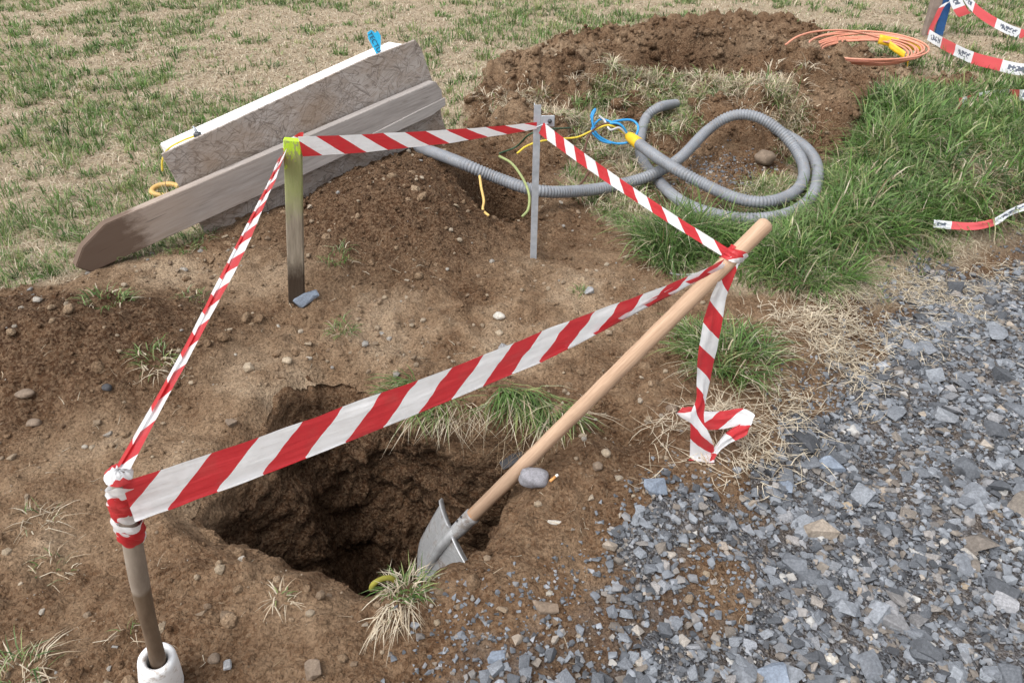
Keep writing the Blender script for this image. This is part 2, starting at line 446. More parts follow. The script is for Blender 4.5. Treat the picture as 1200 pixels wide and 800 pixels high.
def m_printed_tape():
    t = NT('printed_tape'); uv = t.n('ShaderNodeUVMap'); s = t.n('ShaderNodeSeparateXYZ'); t.l(uv.outputs[0], s.inputs[0])
    ph = t.math('FRACT', t.math('ADD', t.math('DIVIDE', s.outputs[0], 0.5), 50.0))
    c = t.mix(t.math('LESS_THAN', ph, 0.5), (0.74, 0.76, 0.80), (0.66, 0.10, 0.11))
    # worn dark print on the pale bands, too far off to read
    mp = t.coord((1, 1, 1), 'UV')
    x = t.n('ShaderNodeTexWhiteNoise'); x.noise_dimensions = '2D'
    sn = t.n('ShaderNodeVectorMath'); sn.operation = 'SNAP'; sn.inputs[1].default_value = (0.012, 0.013, 1); t.l(mp, sn.inputs[0]); t.l(sn.outputs[0], x.inputs['Vector'])
    on = t.math('GREATER_THAN', x.outputs['Value'], 0.45)
    band = t.math('MULTIPLY', t.math('GREATER_THAN', ph, 0.60), t.math('LESS_THAN', ph, 0.94))
    cen = t.math('LESS_THAN', t.math('ABSOLUTE', s.outputs[1]), 0.02)
    c = t.mix(t.math('MULTIPLY', t.math('MULTIPLY', on, band), cen), c, (0.13, 0.15, 0.20))
    MAT['printed_tape'] = t.fin(c, 0.4, None, 0.4)
def m_plain(key, col, rough=0.5, spec=0.4, metal=0.0, var=0.15, scale=20, bump=0.0):
    t = NT(key); p = t.coord(); n = t.noise(p, scale, 5, 0.6)
    c = t.ramp(n, [(0.3, tuple(v * (1 - var) for v in col)), (0.7, tuple(min(1, v * (1 + var)) for v in col))])
    nb = t.bump(n, bump, 0.003) if bump else None
    MAT[key] = t.fin(c, rough, nb, spec, metal)
def m_wood(key, lo, hi, axis_scale, rough=0.7, knots=False, bump=0.3):
    t = NT(key); p = t.coord(axis_scale)
    g = t.noise(p, 6, 6, 0.6); f = t.noise(p, 28, 4, 0.6)
    c = t.mix(0.5, t.ramp(g, [(0.3, lo), (0.7, hi)]), t.ramp(f, [(0.3, lo), (0.65, hi)]))
    nb = t.bump(f, bump, 0.003)
    MAT[key] = t.fin(c, rough, nb, 0.25)
    return t, c, nb
m_soil(); m_grass()
m_stone('slate_joined', SLATE, False); m_stone('slate_single', SLATE, True)
m_stone('field_joined', FIELD, False); m_stone('field_single', FIELD, True)
m_tape('tape', (0.66, 0.045, 0.055), (0.92, 0.93, 0.95)); m_printed_tape()

# ------------------------------------------------------------------ the ground sheet
def axis(lo, hi, step, mid_lo, mid_hi, g_mid, far, g_far):
    c = list(np.arange(lo, hi, step))
    for sgn, m in ((1, mid_hi), (-1, mid_lo)):
        s = step; v = c[-1] if sgn > 0 else c[0]; ext = []
        while abs(v) < far:
            s *= g_mid if (v < m if sgn > 0 else v > m) else g_far
            v += sgn * s; ext.append(v)
        c = c + ext if sgn > 0 else ext[::-1] + c
    return np.array(c)
AX = axis(-1.75, 2.15, 0.0145, -5, 6, 1.022, 260, 1.12)
AY = axis(0.62, 4.3, 0.0145, 0.0, 8.5, 1.013, 260, 1.12)
GX, GY = np.meshgrid(AX, AY)
nx, ny = len(AX), len(AY)
fx, fy = GX.ravel(), GY.ravel()
fz = H(fx, fy, hole=False)
soil, grav, dense, fresh_shade, s_soil, s_g = zones(fx, fy)
idx = np.arange(nx * ny).reshape(ny, nx)
QUADS = np.stack([idx[:-1, :-1], idx[:-1, 1:], idx[1:, 1:], idx[1:, :-1]], -1).reshape(-1, 4)
zone_cols = np.stack([1 - soil, grav * (0.35 + 0.65 * dense), fresh_shade, dryness(fx, fy)], 1)
# the dug hole: its own wall, swept down from the rim, with undercuts, ledges and spade cuts
rim = np.array(HOLE); rl = np.concatenate([[0], np.cumsum(np.linalg.norm(np.diff(np.vstack([rim, rim[:1]]), axis=0), axis=1))])
NR = 260; q_ = np.linspace(0, rl[-1], NR, endpoint=False); rc = np.vstack([rim, rim[:1]])
RP = np.stack([np.interp(q_, rl, rc[:, k]) for k in (0, 1)], 1)
for _ in range(6): RP = 0.5 * RP + 0.25 * (np.roll(RP, 1, 0) + np.roll(RP, -1, 0))
cen = np.array([RP[:, 0].mean(), RP[:, 1].mean() - 0.02])
inw = cen - RP; rad_ = np.linalg.norm(inw, axis=1); inw /= rad_[:, None]
ang = np.arctan2(-inw[:, 1], -inw[:, 0])                                   # direction of the rim as seen from the middle
def lobe(a0, w): return np.exp(-((np.angle(np.exp(1j * (ang - a0)))) / w) ** 2)
slope_ = 0.06 + 0.25 * lobe(2.75, 0.5) + 0.12 * lobe(1.9, 0.4) + 0.05 * lobe(0.1, 0.5)
under_ = 0.07 * lobe(1.05, 0.5)
rim_z = H(RP[:, 0], RP[:, 1], hole=False)
DEEP, ND = 1.0, 86
WV = []
for j in range(ND):
    d_j = -0.012 + (DEEP + 0.012) * (j / (ND - 1)) ** 1.15
    t_ = max(0.0, d_j) / DEEP
    ins = -0.03 + 0.055 * min(1.0, (j / 4.0)) + slope_ * t_ ** 0.9 - under_ * float(sstep(0.10, 0.30, t_)) + 0.10 * t_ ** 4
    X = RP + inw * np.minimum(ins, rad_ * 0.9)[:, None]
    amp = float(sstep(0.01, 0.12, t_))
    Z = rim_z - d_j - 0.004
    n1 = fbm(X[:, 0] * 7 + 3 * Z, X[:, 1] * 7 + Z * 8, 3, 3) + 0.6 * fbm(q_ * 5, Z * 6 + 7, 2, 5)
    n2 = fbm(q_ * 24, Z * 24 + 11, 3, 8)
    n3 = lumps(q_ * 16, Z * 16 + 3, 5) + 0.6 * lumps(q_ * 34, Z * 34 + 9, 6)
    led_ = 0.010 * np.sin(Z * 38 + 4 * vnoise(q_ * 3, Z * 0 + 2, 4)) * sstep(0.45, 0.6, vnoise(q_ * 4, Z * 3, 9))
    X = X + inw * (amp * (0.062 * n1 + 0.030 * n2 + 0.016 * n3 + led_))[:, None]
    Z = Z + amp * 0.02 * n2
    WV.append(np.column_stack([X, Z]))
for f_ in (0.6, 0.3, 0.0):
    X = cen + (WV[ND - 1][:, :2] - cen) * f_
    WV.append(np.column_stack([X, np.full(NR, (rim_z.mean() - DEEP)) + 0.03 * fbm(X[:, 0] * 12, X[:, 1] * 12, 2, 3)]))
WV = np.array(WV); nrow = len(WV); WV = WV.reshape(-1, 3)
ii = np.arange(nrow * NR).reshape(nrow, NR); i2 = np.roll(ii, -1, axis=1)
WQ = np.stack([ii[:-1], i2[:-1], i2[1:], ii[1:]], -1).reshape(-1, 4)
sd_grid = np.full(len(fx), -1.0); nearh = (np.abs(fx) < 1.5) & (fy > 0.8) & (fy < 2.6); sd_grid[nearh] = poly_sd(fx[nearh], fy[nearh], [tuple(p) for p in RP])
GQ = QUADS[~(sd_grid[QUADS] > 0.022).any(1)]
so, g, dn, fr, s1, s2 = zones(WV[:, 0], WV[:, 1])
wz = np.stack([np.zeros(len(WV)), np.zeros(len(WV)), np.clip(0.15 + 1.1 * sstep(0.02, 0.25, rim_z.mean() - WV[:, 2] + 0.15 * fbm(WV[:, 0] * 5, WV[:, 2] * 9, 2, 4)), 0, 1), np.zeros(len(WV))], 1)  # wall colour darkens with depth: moist subsoil and shade painted together
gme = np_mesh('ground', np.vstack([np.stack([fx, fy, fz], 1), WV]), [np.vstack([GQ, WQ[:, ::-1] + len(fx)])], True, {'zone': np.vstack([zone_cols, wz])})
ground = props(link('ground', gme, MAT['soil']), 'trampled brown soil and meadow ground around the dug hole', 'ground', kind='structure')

# gravel bed: its own thin layer of fines that dives under the soil at its ragged edge
keep = (grav[QUADS] > 0.3).all(1) & (np.abs(fx[QUADS]).max(1) < 12) & (fy[QUADS].max(1) < 14) & (fy[QUADS].min(1) > 0.1)
lift = -0.010 + 0.018 * sstep(0.3, 0.75, dense + 0.35 * fbm(fx * 9, fy * 9, 3, 3)) * grav + 0.01 * fbm(fx * 40, fy * 40, 2, 4) * dense
Q2 = QUADS[keep]; used, inv = np.unique(Q2, return_inverse=True)
def m_bed():
    t = NT('gravel_fines'); p = t.coord()
    v = t.vor(p, 150, 'F1', 'Color'); s = t.n('ShaderNodeSeparateColor'); t.l(v, s.inputs[0])
    c = t.ramp(s.outputs[0], [(0.0, (0.03, 0.028, 0.028)), (0.5, (0.085, 0.087, 0.094)), (0.85, (0.16, 0.168, 0.185)), (1.0, (0.26, 0.24, 0.215))])
    n = t.noise(p, 5, 4)
    c = t.mix(t.math('MULTIPLY', t.ramp(n, [(0.45, 0.0), (0.65, 1.0)]), 0.6), c, (0.115, 0.083, 0.058))
    nb = t.bump(t.vor(p, 150), 1.0, -0.008); nb = t.bump(t.noise(p, 300, 3), 0.5, 0.003, nb)
    MAT['bed'] = t.fin(c, 0.9, nb, 0.2)
m_bed()
bme = np_mesh('gravel_path', np.stack([fx[used], fy[used], fz[used] + lift[used]], 1), [inv.reshape(-1, 4)], True)
gravel_path = props(link('gravel_path', bme, MAT['bed']), 'grey crushed slate gravel track beside the hole', 'gravel', kind='structure')

# ------------------------------------------------------------------ loose stones
def hull_proto(seed, n=11, flat=0.42, side=0.74, box=0.6):
    r = np.random.default_rng(seed)
    P = r.normal(size=(n, 3)); P /= np.linalg.norm(P, axis=1)[:, None]
    P = np.sign(P) * np.abs(P) ** box
    P *= (0.8 + 0.2 * r.random((n, 1)))
    P *= np.array([1, side * (0.8 + 0.4 * r.random()), flat * (0.7 + 0.6 * r.random())])
    bm = bmesh.new()
    for p in P: bm.verts.new(p)
    res = bmesh.ops.convex_hull(bm, input=bm.verts)
    bmesh.ops.delete(bm, geom=[g for g in res['geom_interior'] if isinstance(g, bmesh.types.BMVert)], context='VERTS')
    bmesh.ops.triangulate(bm, faces=bm.faces)
    bmesh.ops.recalc_face_normals(bm, faces=bm.faces)
    bm.verts.index_update()
    V = np.array([v.co[:] for v in bm.verts]); F = np.array([[v.index for v in f.verts] for f in bm.faces])
    bm.free()
    V /= (V[:, 0].max() - V[:, 0].min())
    return V, F
def ico_proto(seed, jit=0.28):
    r = np.random.default_rng(seed)
    bm = bmesh.new(); bmesh.ops.create_icosphere(bm, subdivisions=1, radius=0.5); bm.verts.index_update()
    V = np.array([v.co[:] for v in bm.verts]); F = np.array([[v.index for v in f.verts] for f in bm.faces]); bm.free()
    V *= (1 - jit / 2 + jit * r.random((len(V), 1))) ; V *= np.array([1, 0.75 + 0.25 * r.random(), 0.6 + 0.3 * r.random()])
    return V, F
def rots(n, tilt):
    yaw = rng.random(n) * 2 * math.pi; ta = rng.random(n) * 2 * math.pi; tl = np.abs(rng.normal(0, tilt, n))
    ax = np.stack([np.cos(ta), np.sin(ta), np.zeros(n)], 1)
    c, s = np.cos(tl), np.sin(tl); K = np.zeros((n, 3, 3))
    K[:, 0, 2] = ax[:, 1]; K[:, 1, 2] = -ax[:, 0]; K[:, 2, 0] = -ax[:, 1]; K[:, 2, 1] = ax[:, 0]
    R = np.eye(3)[None] + s[:, None, None] * K + (1 - c)[:, None, None] * (K @ K)
    Z = np.zeros((n, 3, 3)); Z[:, 0, 0] = np.cos(yaw); Z[:, 0, 1] = -np.sin(yaw); Z[:, 1, 0] = np.sin(yaw); Z[:, 1, 1] = np.cos(yaw); Z[:, 2, 2] = 1
    return R @ Z
def join_instances(protos, which, pos, R, size, attrs):
    """attrs: dict name -> (n,) or (n,k) per-instance values"""
    Vs, Fs, As = [], [], {k: [] for k in attrs}; off = 0
    for k, (V, F) in enumerate(protos):
        m = np.where(which == k)[0]
        if not len(m): continue
        W = np.einsum('nij,vj->nvi', R[m], V) * size[m][:, None, None] + pos[m][:, None, :]
        Vs.append(W.reshape(-1, 3))
        Fs.append((F[None] + (np.arange(len(m)) * len(V))[:, None, None] + off).reshape(-1, 3))
        for a, v in attrs.items(): As[a].append(np.repeat(v[m], len(V), axis=0))
        off += len(m) * len(V)
    return np.vstack(Vs), np.vstack(Fs), {a: np.concatenate(v) for a, v in As.items()}
def in_view(P, mx=230, my=130):
    u, v, d = project(P)
    return (u > -mx) & (u < 1200 + mx) & (v > -my) & (v < 800 + my)
def scatter(n, x0, x1, y0, y1, prob):
    x = x0 + (x1 - x0) * rng.random(n); y = y0 + (y1 - y0) * rng.random(n)
    ok = in_view(np.stack([x, y, np.zeros(n)], 1)); x, y = x[ok], y[ok]
    ok = rng.random(len(x)) < prob(x, y); return x[ok], y[ok]
def single_meshes(prefix, protos, mat, smooth=False):
    out = []
    for V, F in protos:
        me = np_mesh(prefix, V, [F], smooth); me.materials.append(mat); out.append(me)
    return out
def place_single(name, me, p, R, s, parent):
    o = bpy.data.objects.new(name, me); COL.objects.link(o)
    M = Matrix.LocRotScale(Vector(p), Matrix(R.tolist()).to_quaternion(), Vector((s, s, s)))
    o.parent = parent; o.matrix_world = M; o.matrix_local = M
    return o

slate_protos = [hull_proto(100 + k, 10 + k % 5, 0.34 + 0.24 * (k % 3) / 2, 0.74, 0.66) for k in range(16)]
chip_protos = [hull_proto(200 + k, 8, 0.45) for k in range(10)]
def p_gravel(x, y):
    so, g, d, f, s1, s2 = zones(x, y)
    return np.clip(g * (0.16 + 0.9 * d ** 1.5), 0, 1) * np.where(poly_sd(x, y, HOLE) > -0.03, 0, 1)
cls = []
for n, lo, hi, pw in ((90000, 0.006, 0.018, 1.6), (62000, 0.015, 0.042, 1.5), (3600, 0.042, 0.10, 2.2)):
    x, y = scatter(n, -0.7, 4.4, 0.6, 6.3, p_gravel)
    s = lo + (hi - lo) * rng.random(len(x)) ** pw
    cls.append((x, y, s))
x, y, s = (np.concatenate(c) for c in zip(*cls))
dd = zones(x, y)[2]; ok = (s < 0.012 + 0.012 * rng.random(len(s)) ** 2 + 0.09 * dd ** 1.5); x, y, s = x[ok], y[ok], s[ok]
x2, y2 = scatter(48000, -0.7, 2.2, 0.6, 3.0, lambda x, y: zones(x, y)[1] * 0.55 * (1 - zones(x, y)[2]))
x3, y3 = scatter(30000, 0.6, 2.2, 2.8, 4.6, lambda x, y: 0.9 * blob(x, y, at_z(850, 208)[:2], 0.24, 0.2, 0, 1.3)); x2 = np.concatenate([x2, x3]); y2 = np.concatenate([y2, y3]); x = np.concatenate([x, x2]); y = np.concatenate([y, y2]); s = np.concatenate([s, 0.005 + 0.013 * rng.random(len(x2)) ** 2.5])
z = H(x, y); so, g, dn, fr, s1, s2 = zones(x, y)
z = z + s * 0.04 + 0.010 * dn * rng.random(len(x)) + np.where(s < 0.018, 0.006 * dn, 0.003)
pos = np.stack([x, y, z], 1); R = rots(len(x), 0.38)
rnd = rng.random(len(x)) ** 1.0
which = rng.integers(0, len(slate_protos), len(x))
u, v, d = project(pos)
app = np.where((u > 0) & (u < 1200) & (v > 0) & (v < 800), s / d, 0)
big = np.argsort(-app)[:300]
single = np.zeros(len(x), bool); single[big] = True
smesh = single_meshes('slate_stone', slate_protos, MAT['slate_single'])
for i in big: place_single('stone', smesh[which[i]], pos[i], R[i], s[i], gravel_path)
med = (~single) & (s >= 0.018); sm = (~single) & (s < 0.018)
V1, F1, A1 = join_instances(slate_protos, which[med], pos[med], R[med], s[med], {'rnd': rnd[med]})
V2, F2, A2 = join_instances(chip_protos, which[sm] % 10, pos[sm], R[sm], s[sm], {'rnd': rnd[sm]})
me = np_mesh('loose_gravel', np.vstack([V1, V2]), [np.vstack([F1, F2 + len(V1)])], False, {'rnd': np.concatenate([A1['rnd'], A2['rnd']])})
props(link('loose_gravel', me, MAT['slate_joined'], gravel_path), kind='stuff')

# field stones and clods lying in the soil
field_protos = [ico_proto(300 + k, 0.3) for k in range(6)] + [hull_proto(320 + k, 14, 0.6, 0.8, 0.8) for k in range(6)]
def off_hole(x, y): return np.where(poly_sd(x, y, HOLE) > -0.02, 0, 1)
CL1 = at_z(290, 435)[:2]; CL2 = at_z(560, 390)[:2]
def p_field(x, y):
    so, g, d, f, s1, s2 = zones(x, y)
    return so * (1 - 0.5 * d) * (0.25 + 1.6 * np.clip(fbm(x * 2.1, y * 2.1, 2, 12) + 0.05, 0, 1) + 1.2 * blob(x, y, CL1, 0.16, 0.12) + 0.5 * blob(x, y, CL2, 0.5, 0.3)) * off_hole(x, y) * (1 - 0.6 * f)
x, y = scatter(34000, -3, 3, 0.6, 6.5, p_field)
s = 0.003 + 0.030 * rng.random(len(x)) ** 7
pos = np.stack([x, y, H(x, y) + s * 0.12], 1); R = rots(len(x), 0.3); rnd = rng.random(len(x)); which = rng.integers(0, 12, len(x))
u, v, d = project(pos)
app = np.where((u > 0) & (u < 1200) & (v > 0) & (v < 800), s / d, 0)
big = np.argsort(-app)[:130]; single = np.zeros(len(x), bool); single[big] = True
fmesh = single_meshes('field_stone', field_protos, MAT['field_single'])
for i in big: place_single('pebble', fmesh[which[i]], pos[i], R[i], s[i], ground)
k = ~single
V1, F1, A1 = join_instances(field_protos, which[k], pos[k], R[k], s[k], {'rnd': rnd[k]})
props(link('scattered_pebbles', np_mesh('scattered_pebbles', V1, [F1], False, A1), MAT['field_joined'], ground), kind='stuff')

def fr_far(x, y): return zones(x, y)[1]
clod_protos = [ico_proto(400 + k, 0.5) for k in range(10)]
def p_clod(x, y):
    so, g, d, f, s1, s2 = zones(x, y)
    return np.clip(so * (1 - 0.8 * d) * (0.28 + 0.6 * f + 1.1 * np.clip(fbm(x * 1.6, y * 1.6, 3, 10), 0, 1) + 0.5 * sstep(3.8, 4.5, y)), 0, 1)
x, y = scatter(135000, -3.2, 4, 0.6, 7.5, p_clod)
far = np.clip(y / 2.5, 0.8, 2.2)
s = (0.003 + 0.022 * rng.random(len(x)) ** 7) * far + np.where(rng.random(len(x)) < 0.03, 0.09 * rng.random(len(x)) ** 1.5 * sstep(3.6, 4.6, y) * (1 - fr_far(x, y)), 0)
s = np.where(poly_sd(x, y, HOLE) > 0, np.minimum(s, 0.012), s)
ok = poly_sd(x, y, HOLE) < 0.0; x, y, s = x[ok], y[ok], s[ok]
pos = np.stack([x, y, H(x, y, hole=False) + s * 0.05], 1); R = rots(len(x), 0.6); which = rng.integers(0, 10, len(x))
so, g, dn, fr, s1, s2 = zones(x, y)
zc = np.stack([(1 - so) * 0.3, g * 0.0, np.clip(fr * 0.75 + 0.15 * (rng.random(len(x)) - 0.5), 0, 1), dryness(x, y)], 1)
V1, F1, A1 = join_instances(clod_protos, which, pos, R, s, {'zone': zc})
def clod_mesh(seed):
    r = np.random.default_rng(seed); bm = bmesh.new(); bmesh.ops.create_icosphere(bm, subdivisions=3, radius=0.5)
    V = np.array([v.co[:] for v in bm.verts]); bm.verts.index_update(); F = np.array([[v.index for v in f.verts] for f in bm.faces]); bm.free()
    k = 1 + 0.5 * fbm(V[:, 0] * 3 + seed, V[:, 1] * 3 + V[:, 2] * 2, 3, seed) + 0.35 * fbm(V[:, 0] * 9 + V[:, 2] * 5, V[:, 1] * 9 - V[:, 2] * 7 + seed, 2, seed + 3)
    V = V * k[:, None] * np.array([1, 0.7 + 0.3 * r.random(), 0.5 + 0.25 * r.random()])
    me = np_mesh('clod', V, [F], True, {'zone': np.tile([0.0, 0.0, 0.12 * r.random(), 0.35 + 0.4 * r.random()], (len(V), 1))}); me.materials.append(MAT['soil']); return me
cms = [clod_mesh(k) for k in range(9)]
cx_, cy_ = scatter(2600, -2.2, 1.2, 0.75, 3.6, lambda x, y: np.clip(zones(x, y)[0] * (1 - zones(x, y)[1]) * off_hole(x, y) * (0.06 + 0.5 * np.exp(-(poly_sd(x, y, HOLE) / 0.16) ** 2) + 0.9 * np.clip(fbm(x * 2.4, y * 2.4, 2, 13), 0, 1) + 0.25 * zones(x, y)[3]), 0, 1))
cx_, cy_ = cx_[:170], cy_[:170]; Rc = rots(len(cx_), 0.5)
for i in range(len(cx_)):
    s_ = 0.014 + 0.042 * rng.random() ** 2.4
    place_single('clod', cms[i % 9], (cx_[i], cy_[i], h1(cx_[i], cy_[i]) + s_ * 0.08), Rc[i], s_, ground)
props(link('soil_crumbs', np_mesh('soil_crumbs', V1, [F1], True, A1), MAT['soil'], ground), kind='stuff')

# ------------------------------------------------------------------ single rocks worth naming
m_rock('rock_grey', (0.27, 0.27, 0.275)); m_rock('rock_slate', (0.20, 0.235, 0.29), (0.55, 0.57, 0.6), 22); m_rock('rock_dark', (0.055, 0.055, 0.06), (0.2, 0.2, 0.2), 22)
m_rock('rock_tan', (0.36, 0.29, 0.21), (0.55, 0.48, 0.4)); m_rock('rock_brown', (0.20, 0.15, 0.11), (0.3, 0.27, 0.23)); m_rock('rock_pale', (0.5, 0.47, 0.42), (0.7, 0.68, 0.65))
m_rock('rock_lilac', (0.255, 0.25, 0.27), (0.4, 0.4, 0.42), 40)
def rock(label, px, py, size, mat, seed, yaw=0.0, tilt=(0, 0), rounded=True, sink=0.25, dz=0.0, p=None, group=None):
    r = np.random.default_rng(seed)
    bm = bmesh.new()
    if rounded:
        bmesh.ops.create_icosphere(bm, subdivisions=3, radius=0.5)
        a, b, c = r.random(3) * 6
        for v in bm.verts:
            n = v.co.normalized()
            k = 1 + 0.10 * math.sin(3.1 * n.x + a) * math.cos(2.7 * n.y + b) + 0.07 * math.sin(5 * n.z + 4 * n.x + c) + 0.025 * math.sin(11 * n.x + 9 * n.y + a)
            q = 0.92
            v.co = Vector((math.copysign(abs(n.x) ** q, n.x), math.copysign(abs(n.y) ** q, n.y), math.copysign(abs(n.z) ** q, n.z))) * 0.46 * k
    else:
        for q in range(15):
            n = r.normal(size=3); n /= np.linalg.norm(n)
            n = np.sign(n) * np.abs(n) ** 0.6
            bm.verts.new(Vector(n) * (0.42 + 0.1 * r.random()))
        res = bmesh.ops.convex_hull(bm, input=bm.verts)
        bmesh.ops.delete(bm, geom=[g for g in res['geom_interior'] if isinstance(g, bmesh.types.BMVert)], context='VERTS')
        bmesh.ops.bevel(bm, geom=bm.edges[:], offset=0.018, segments=1, affect='EDGES')
    for v in bm.verts: v.co = Vector((v.co.x * size[0], v.co.y * size[1], v.co.z * size[2]))
    me = bm_mesh('rock', bm, rounded)
    o = link('rock', me, MAT[mat])
    if p is None: p = onG(px, py)
    o.location = (p[0], p[1], p[2] + size[2] * (0.5 - sink) + dz)
    o.rotation_euler = (tilt[0], tilt[1], yaw)
    return props(o, label, 'stone', group)
rock('smooth rounded grey stone lying against the shovel handle', 626, 566, (0.098, 0.068, 0.062), 'rock_lilac', 1, 0.1, sink=0.15)
rock('dark flat slate wedge tucked behind the shovel handle', 600, 545, (0.10, 0.045, 0.03), 'rock_dark', 2, 0.45, (0.2, -0.25), False, sink=0.1)
rock('slim blue-grey slate shard leaning at the foot of green-topped post', 360, 356, (0.125, 0.07, 0.032), 'rock_slate', 35, 0.55, (1.0, -0.45), False, sink=-0.35)
rock('flat brown-grey angular stone half sunk between hole and gravel', 640, 712, (0.068, 0.055, 0.03), 'rock_brown', 4, 0.3, (0.1, 0.1), False)
rock('blue-grey slate block at gravel edge below hanging tape tail', 768, 574, (0.085, 0.06, 0.05), 'rock_slate', 5, 0.2, (0, 0.1), False)
rock('long flat slate sliver on thin gravel below the straw tuft', 584, 772, (0.068, 0.032, 0.018), 'rock_slate', 6, 0.1, (0.1, 0), False)
rock('round tan pebble above a second one in clay hollow', 710, 533, (0.03, 0.028, 0.026), 'rock_tan', 7)
rock('round brown pebble in clay hollow below the tan one', 700, 549, (0.034, 0.032, 0.028), 'rock_brown', 8, 0.5)
rock('grey angular stone on pale soil above the wide tape', 590, 410, (0.052, 0.042, 0.036), 'rock_grey', 9, 0.3, (0, 0.1), False)
rock('pale rounded stone above the grey angular one', 585, 372, (0.05, 0.038, 0.03), 'rock_pale', 10)
rock('small tan pebble between two larger stones on pale soil', 585, 392, (0.032, 0.028, 0.026), 'rock_tan', 11)
rock('squarish grey-tan stone beside tiny grass sprig', 690, 343, (0.05, 0.036, 0.032), 'rock_grey', 12, 0.2, (0, 0), False)
rock('largest brown stone near foot of taped round post', 369, 788, (0.046, 0.05, 0.036), 'rock_brown', 13, 0.4, (0.1, 0), False)
rock('small grey stone next to taped round post foot', 252, 774, (0.03, 0.028, 0.024), 'rock_brown', 14)
rock('grey stone of three near taped round post, bluish one', 268, 782, (0.022, 0.026, 0.02), 'rock_grey', 15, 0.2, (0, 0), False)
rock('flat dark stone on dark soil mound, lower of two', 41, 498, (0.05, 0.036, 0.024), 'rock_brown', 16)
rock('flat reddish-brown stone on dark soil mound', 30, 463, (0.06, 0.04, 0.026), 'rock_brown', 17, 0.2)
rock('dark grey pebble beside dark soil mound', 127, 458, (0.035, 0.03, 0.024), 'rock_dark', 18)
rock('pale tan stone on left rim of the hole', 337, 424, (0.042, 0.032, 0.026), 'rock_tan', 19)
rock('light stone with grey veins inside the clump of pebbles', 292, 432, (0.048, 0.036, 0.028), 'rock_tan', 20, 0.4, (0, 0), False)
rock('pointed brown stone on the slope inside the hole', 272, 498, (0.042, 0.035, 0.03), 'rock_brown', 21, 0.9, (0.3, 0), False)
rock('brown rounded stone beside crumpled end of tape tail', 787, 481, (0.045, 0.036, 0.028), 'rock_brown', 22)
rock('tan stone behind crumpled end of tape tail', 844, 478, (0.042, 0.034, 0.028), 'rock_tan', 23)
rock('pale bone-coloured sliver on smooth soil right of shovel blade', 650, 613, (0.045, 0.014, 0.012), 'rock_pale', 24, -0.15)
rock('broad flat slate slab on gravel, largest of the track', 966, 552, (0.135, 0.09, 0.05), 'rock_slate', 25, 0.1, (0.1, 0), False)
rock('ochre-tinged flat stone among blue-grey gravel', 985, 594, (0.078, 0.042, 0.03), 'rock_tan', 26, -0.1, (0, 0.1), False)
rock('dark slate slab at gravel edge with straw around', 915, 572, (0.085, 0.06, 0.03), 'rock_slate', 27, -0.5, (0.1, 0), False)
rock('white rounded stone on the gravel', 972, 775, (0.042, 0.034, 0.028), 'rock_pale', 28)
rock('big grey slate at the lower edge of gravel', 905, 796, (0.10, 0.07, 0.05), 'rock_slate', 30, 0.3, (0, 0), False)
rock('clod-like brown boulder on bare earth inside the conduit loop', 895, 190, (0.12, 0.10, 0.09), 'rock_brown', 31, 0.2)

# ------------------------------------------------------------------ shovel
t, c, nb = m_wood('ash_wood', (0.36, 0.225, 0.145), (0.58, 0.41, 0.285), (9, 9, 0.5), 0.55, bump=0.2)
gr_ = t.noise(t.coord((1, 1, 0.35)), 9, 5, 0.65); c = t.mix(t.math('MULTIPLY', t.ramp(gr_, [(0.48, 0.0), (0.68, 1.0)]), 0.55), c, (0.25, 0.155, 0.10))
sz_ = t.n('ShaderNodeSeparateXYZ'); t.l(t.coord(), sz_.inputs[0]); sm_n = t.math('ADD', sz_.outputs[2], t.math('MULTIPLY', t.noise(t.coord((1, 1, 0.6)), 14, 4), 0.5))
c = t.mix(t.math('MULTIPLY', t.ramp(t.math('SUBTRACT', sm_n, 0.95), [(0.0, 0.0), (0.5, 1.0)]), 0.5), c, (0.20, 0.135, 0.09))
chip = t.noise(t.coord((1, 1, 0.3)), 24, 3); c = t.mix(t.math('MULTIPLY', t.ramp(chip, [(0.68, 0.0), (0.70, 1.0)]), 0.55), c, (0.40, 0.20, 0.095))
t.l(c, t.b.inputs['Base Color'])
m_plain('steel', (0.30, 0.305, 0.31), 0.45, 0.5, 0.45, 0.35, 28, 0.25)
tt = NT('steel'); pp = tt.coord(); n1 = tt.noise(pp, 14, 6, 0.7); n2 = tt.noise(tt.coord((1, 1, 6)), 60, 4, 0.7)
cc_ = tt.ramp(n2, [(0.3, (0.31, 0.315, 0.32)), (0.7, (0.50, 0.505, 0.51))])
dirt = tt.ramp(n1, [(0.50, 0.0), (0.60, 1.0)])
cc_ = tt.mix(tt.math('MULTIPLY', dirt, 0.6), cc_, (0.15, 0.095, 0.058))
tt.fin(cc_, tt.ramp(n1, [(0.45, 0.42), (0.6, 0.85)]), tt.bump(n1, 0.3, 0.003), 0.5, 0.35); MAT['steel'] = tt.m
m_plain('steel_edge', (0.56, 0.57, 0.58), 0.4, 0.5, 0.5, 0.2, 40, 0.1)
m_plain('iron_dark', (0.07, 0.07, 0.075), 0.5, 0.5, 0.6)
TIE = at_y(858, 302, 1.70)
QP = at_y(606, 552, 1.585)
ax = nrm(QP - TIE)
BUTT = TIE - ax * 0.115
SOCK = QP + ax * 0.312                                   # where the socket meets the blade
shovel = empty('shovel', tuple(QP))
def local(o, parent):
    o.parent = parent; o.matrix_parent_inverse = Matrix.Translation(-Vector(parent.location)); return o
hp = [BUTT + (SOCK - BUTT) * k for k in np.linspace(0, 0.97, 24)]
hr = [0.0215 + 0.0005 * math.sin(3 * i) for i in range(24)]
hp = [BUTT + ax * -0.012, BUTT + ax * -0.009, BUTT + ax * -0.003] + hp; hr = [0.007, 0.0145, 0.0195] + hr
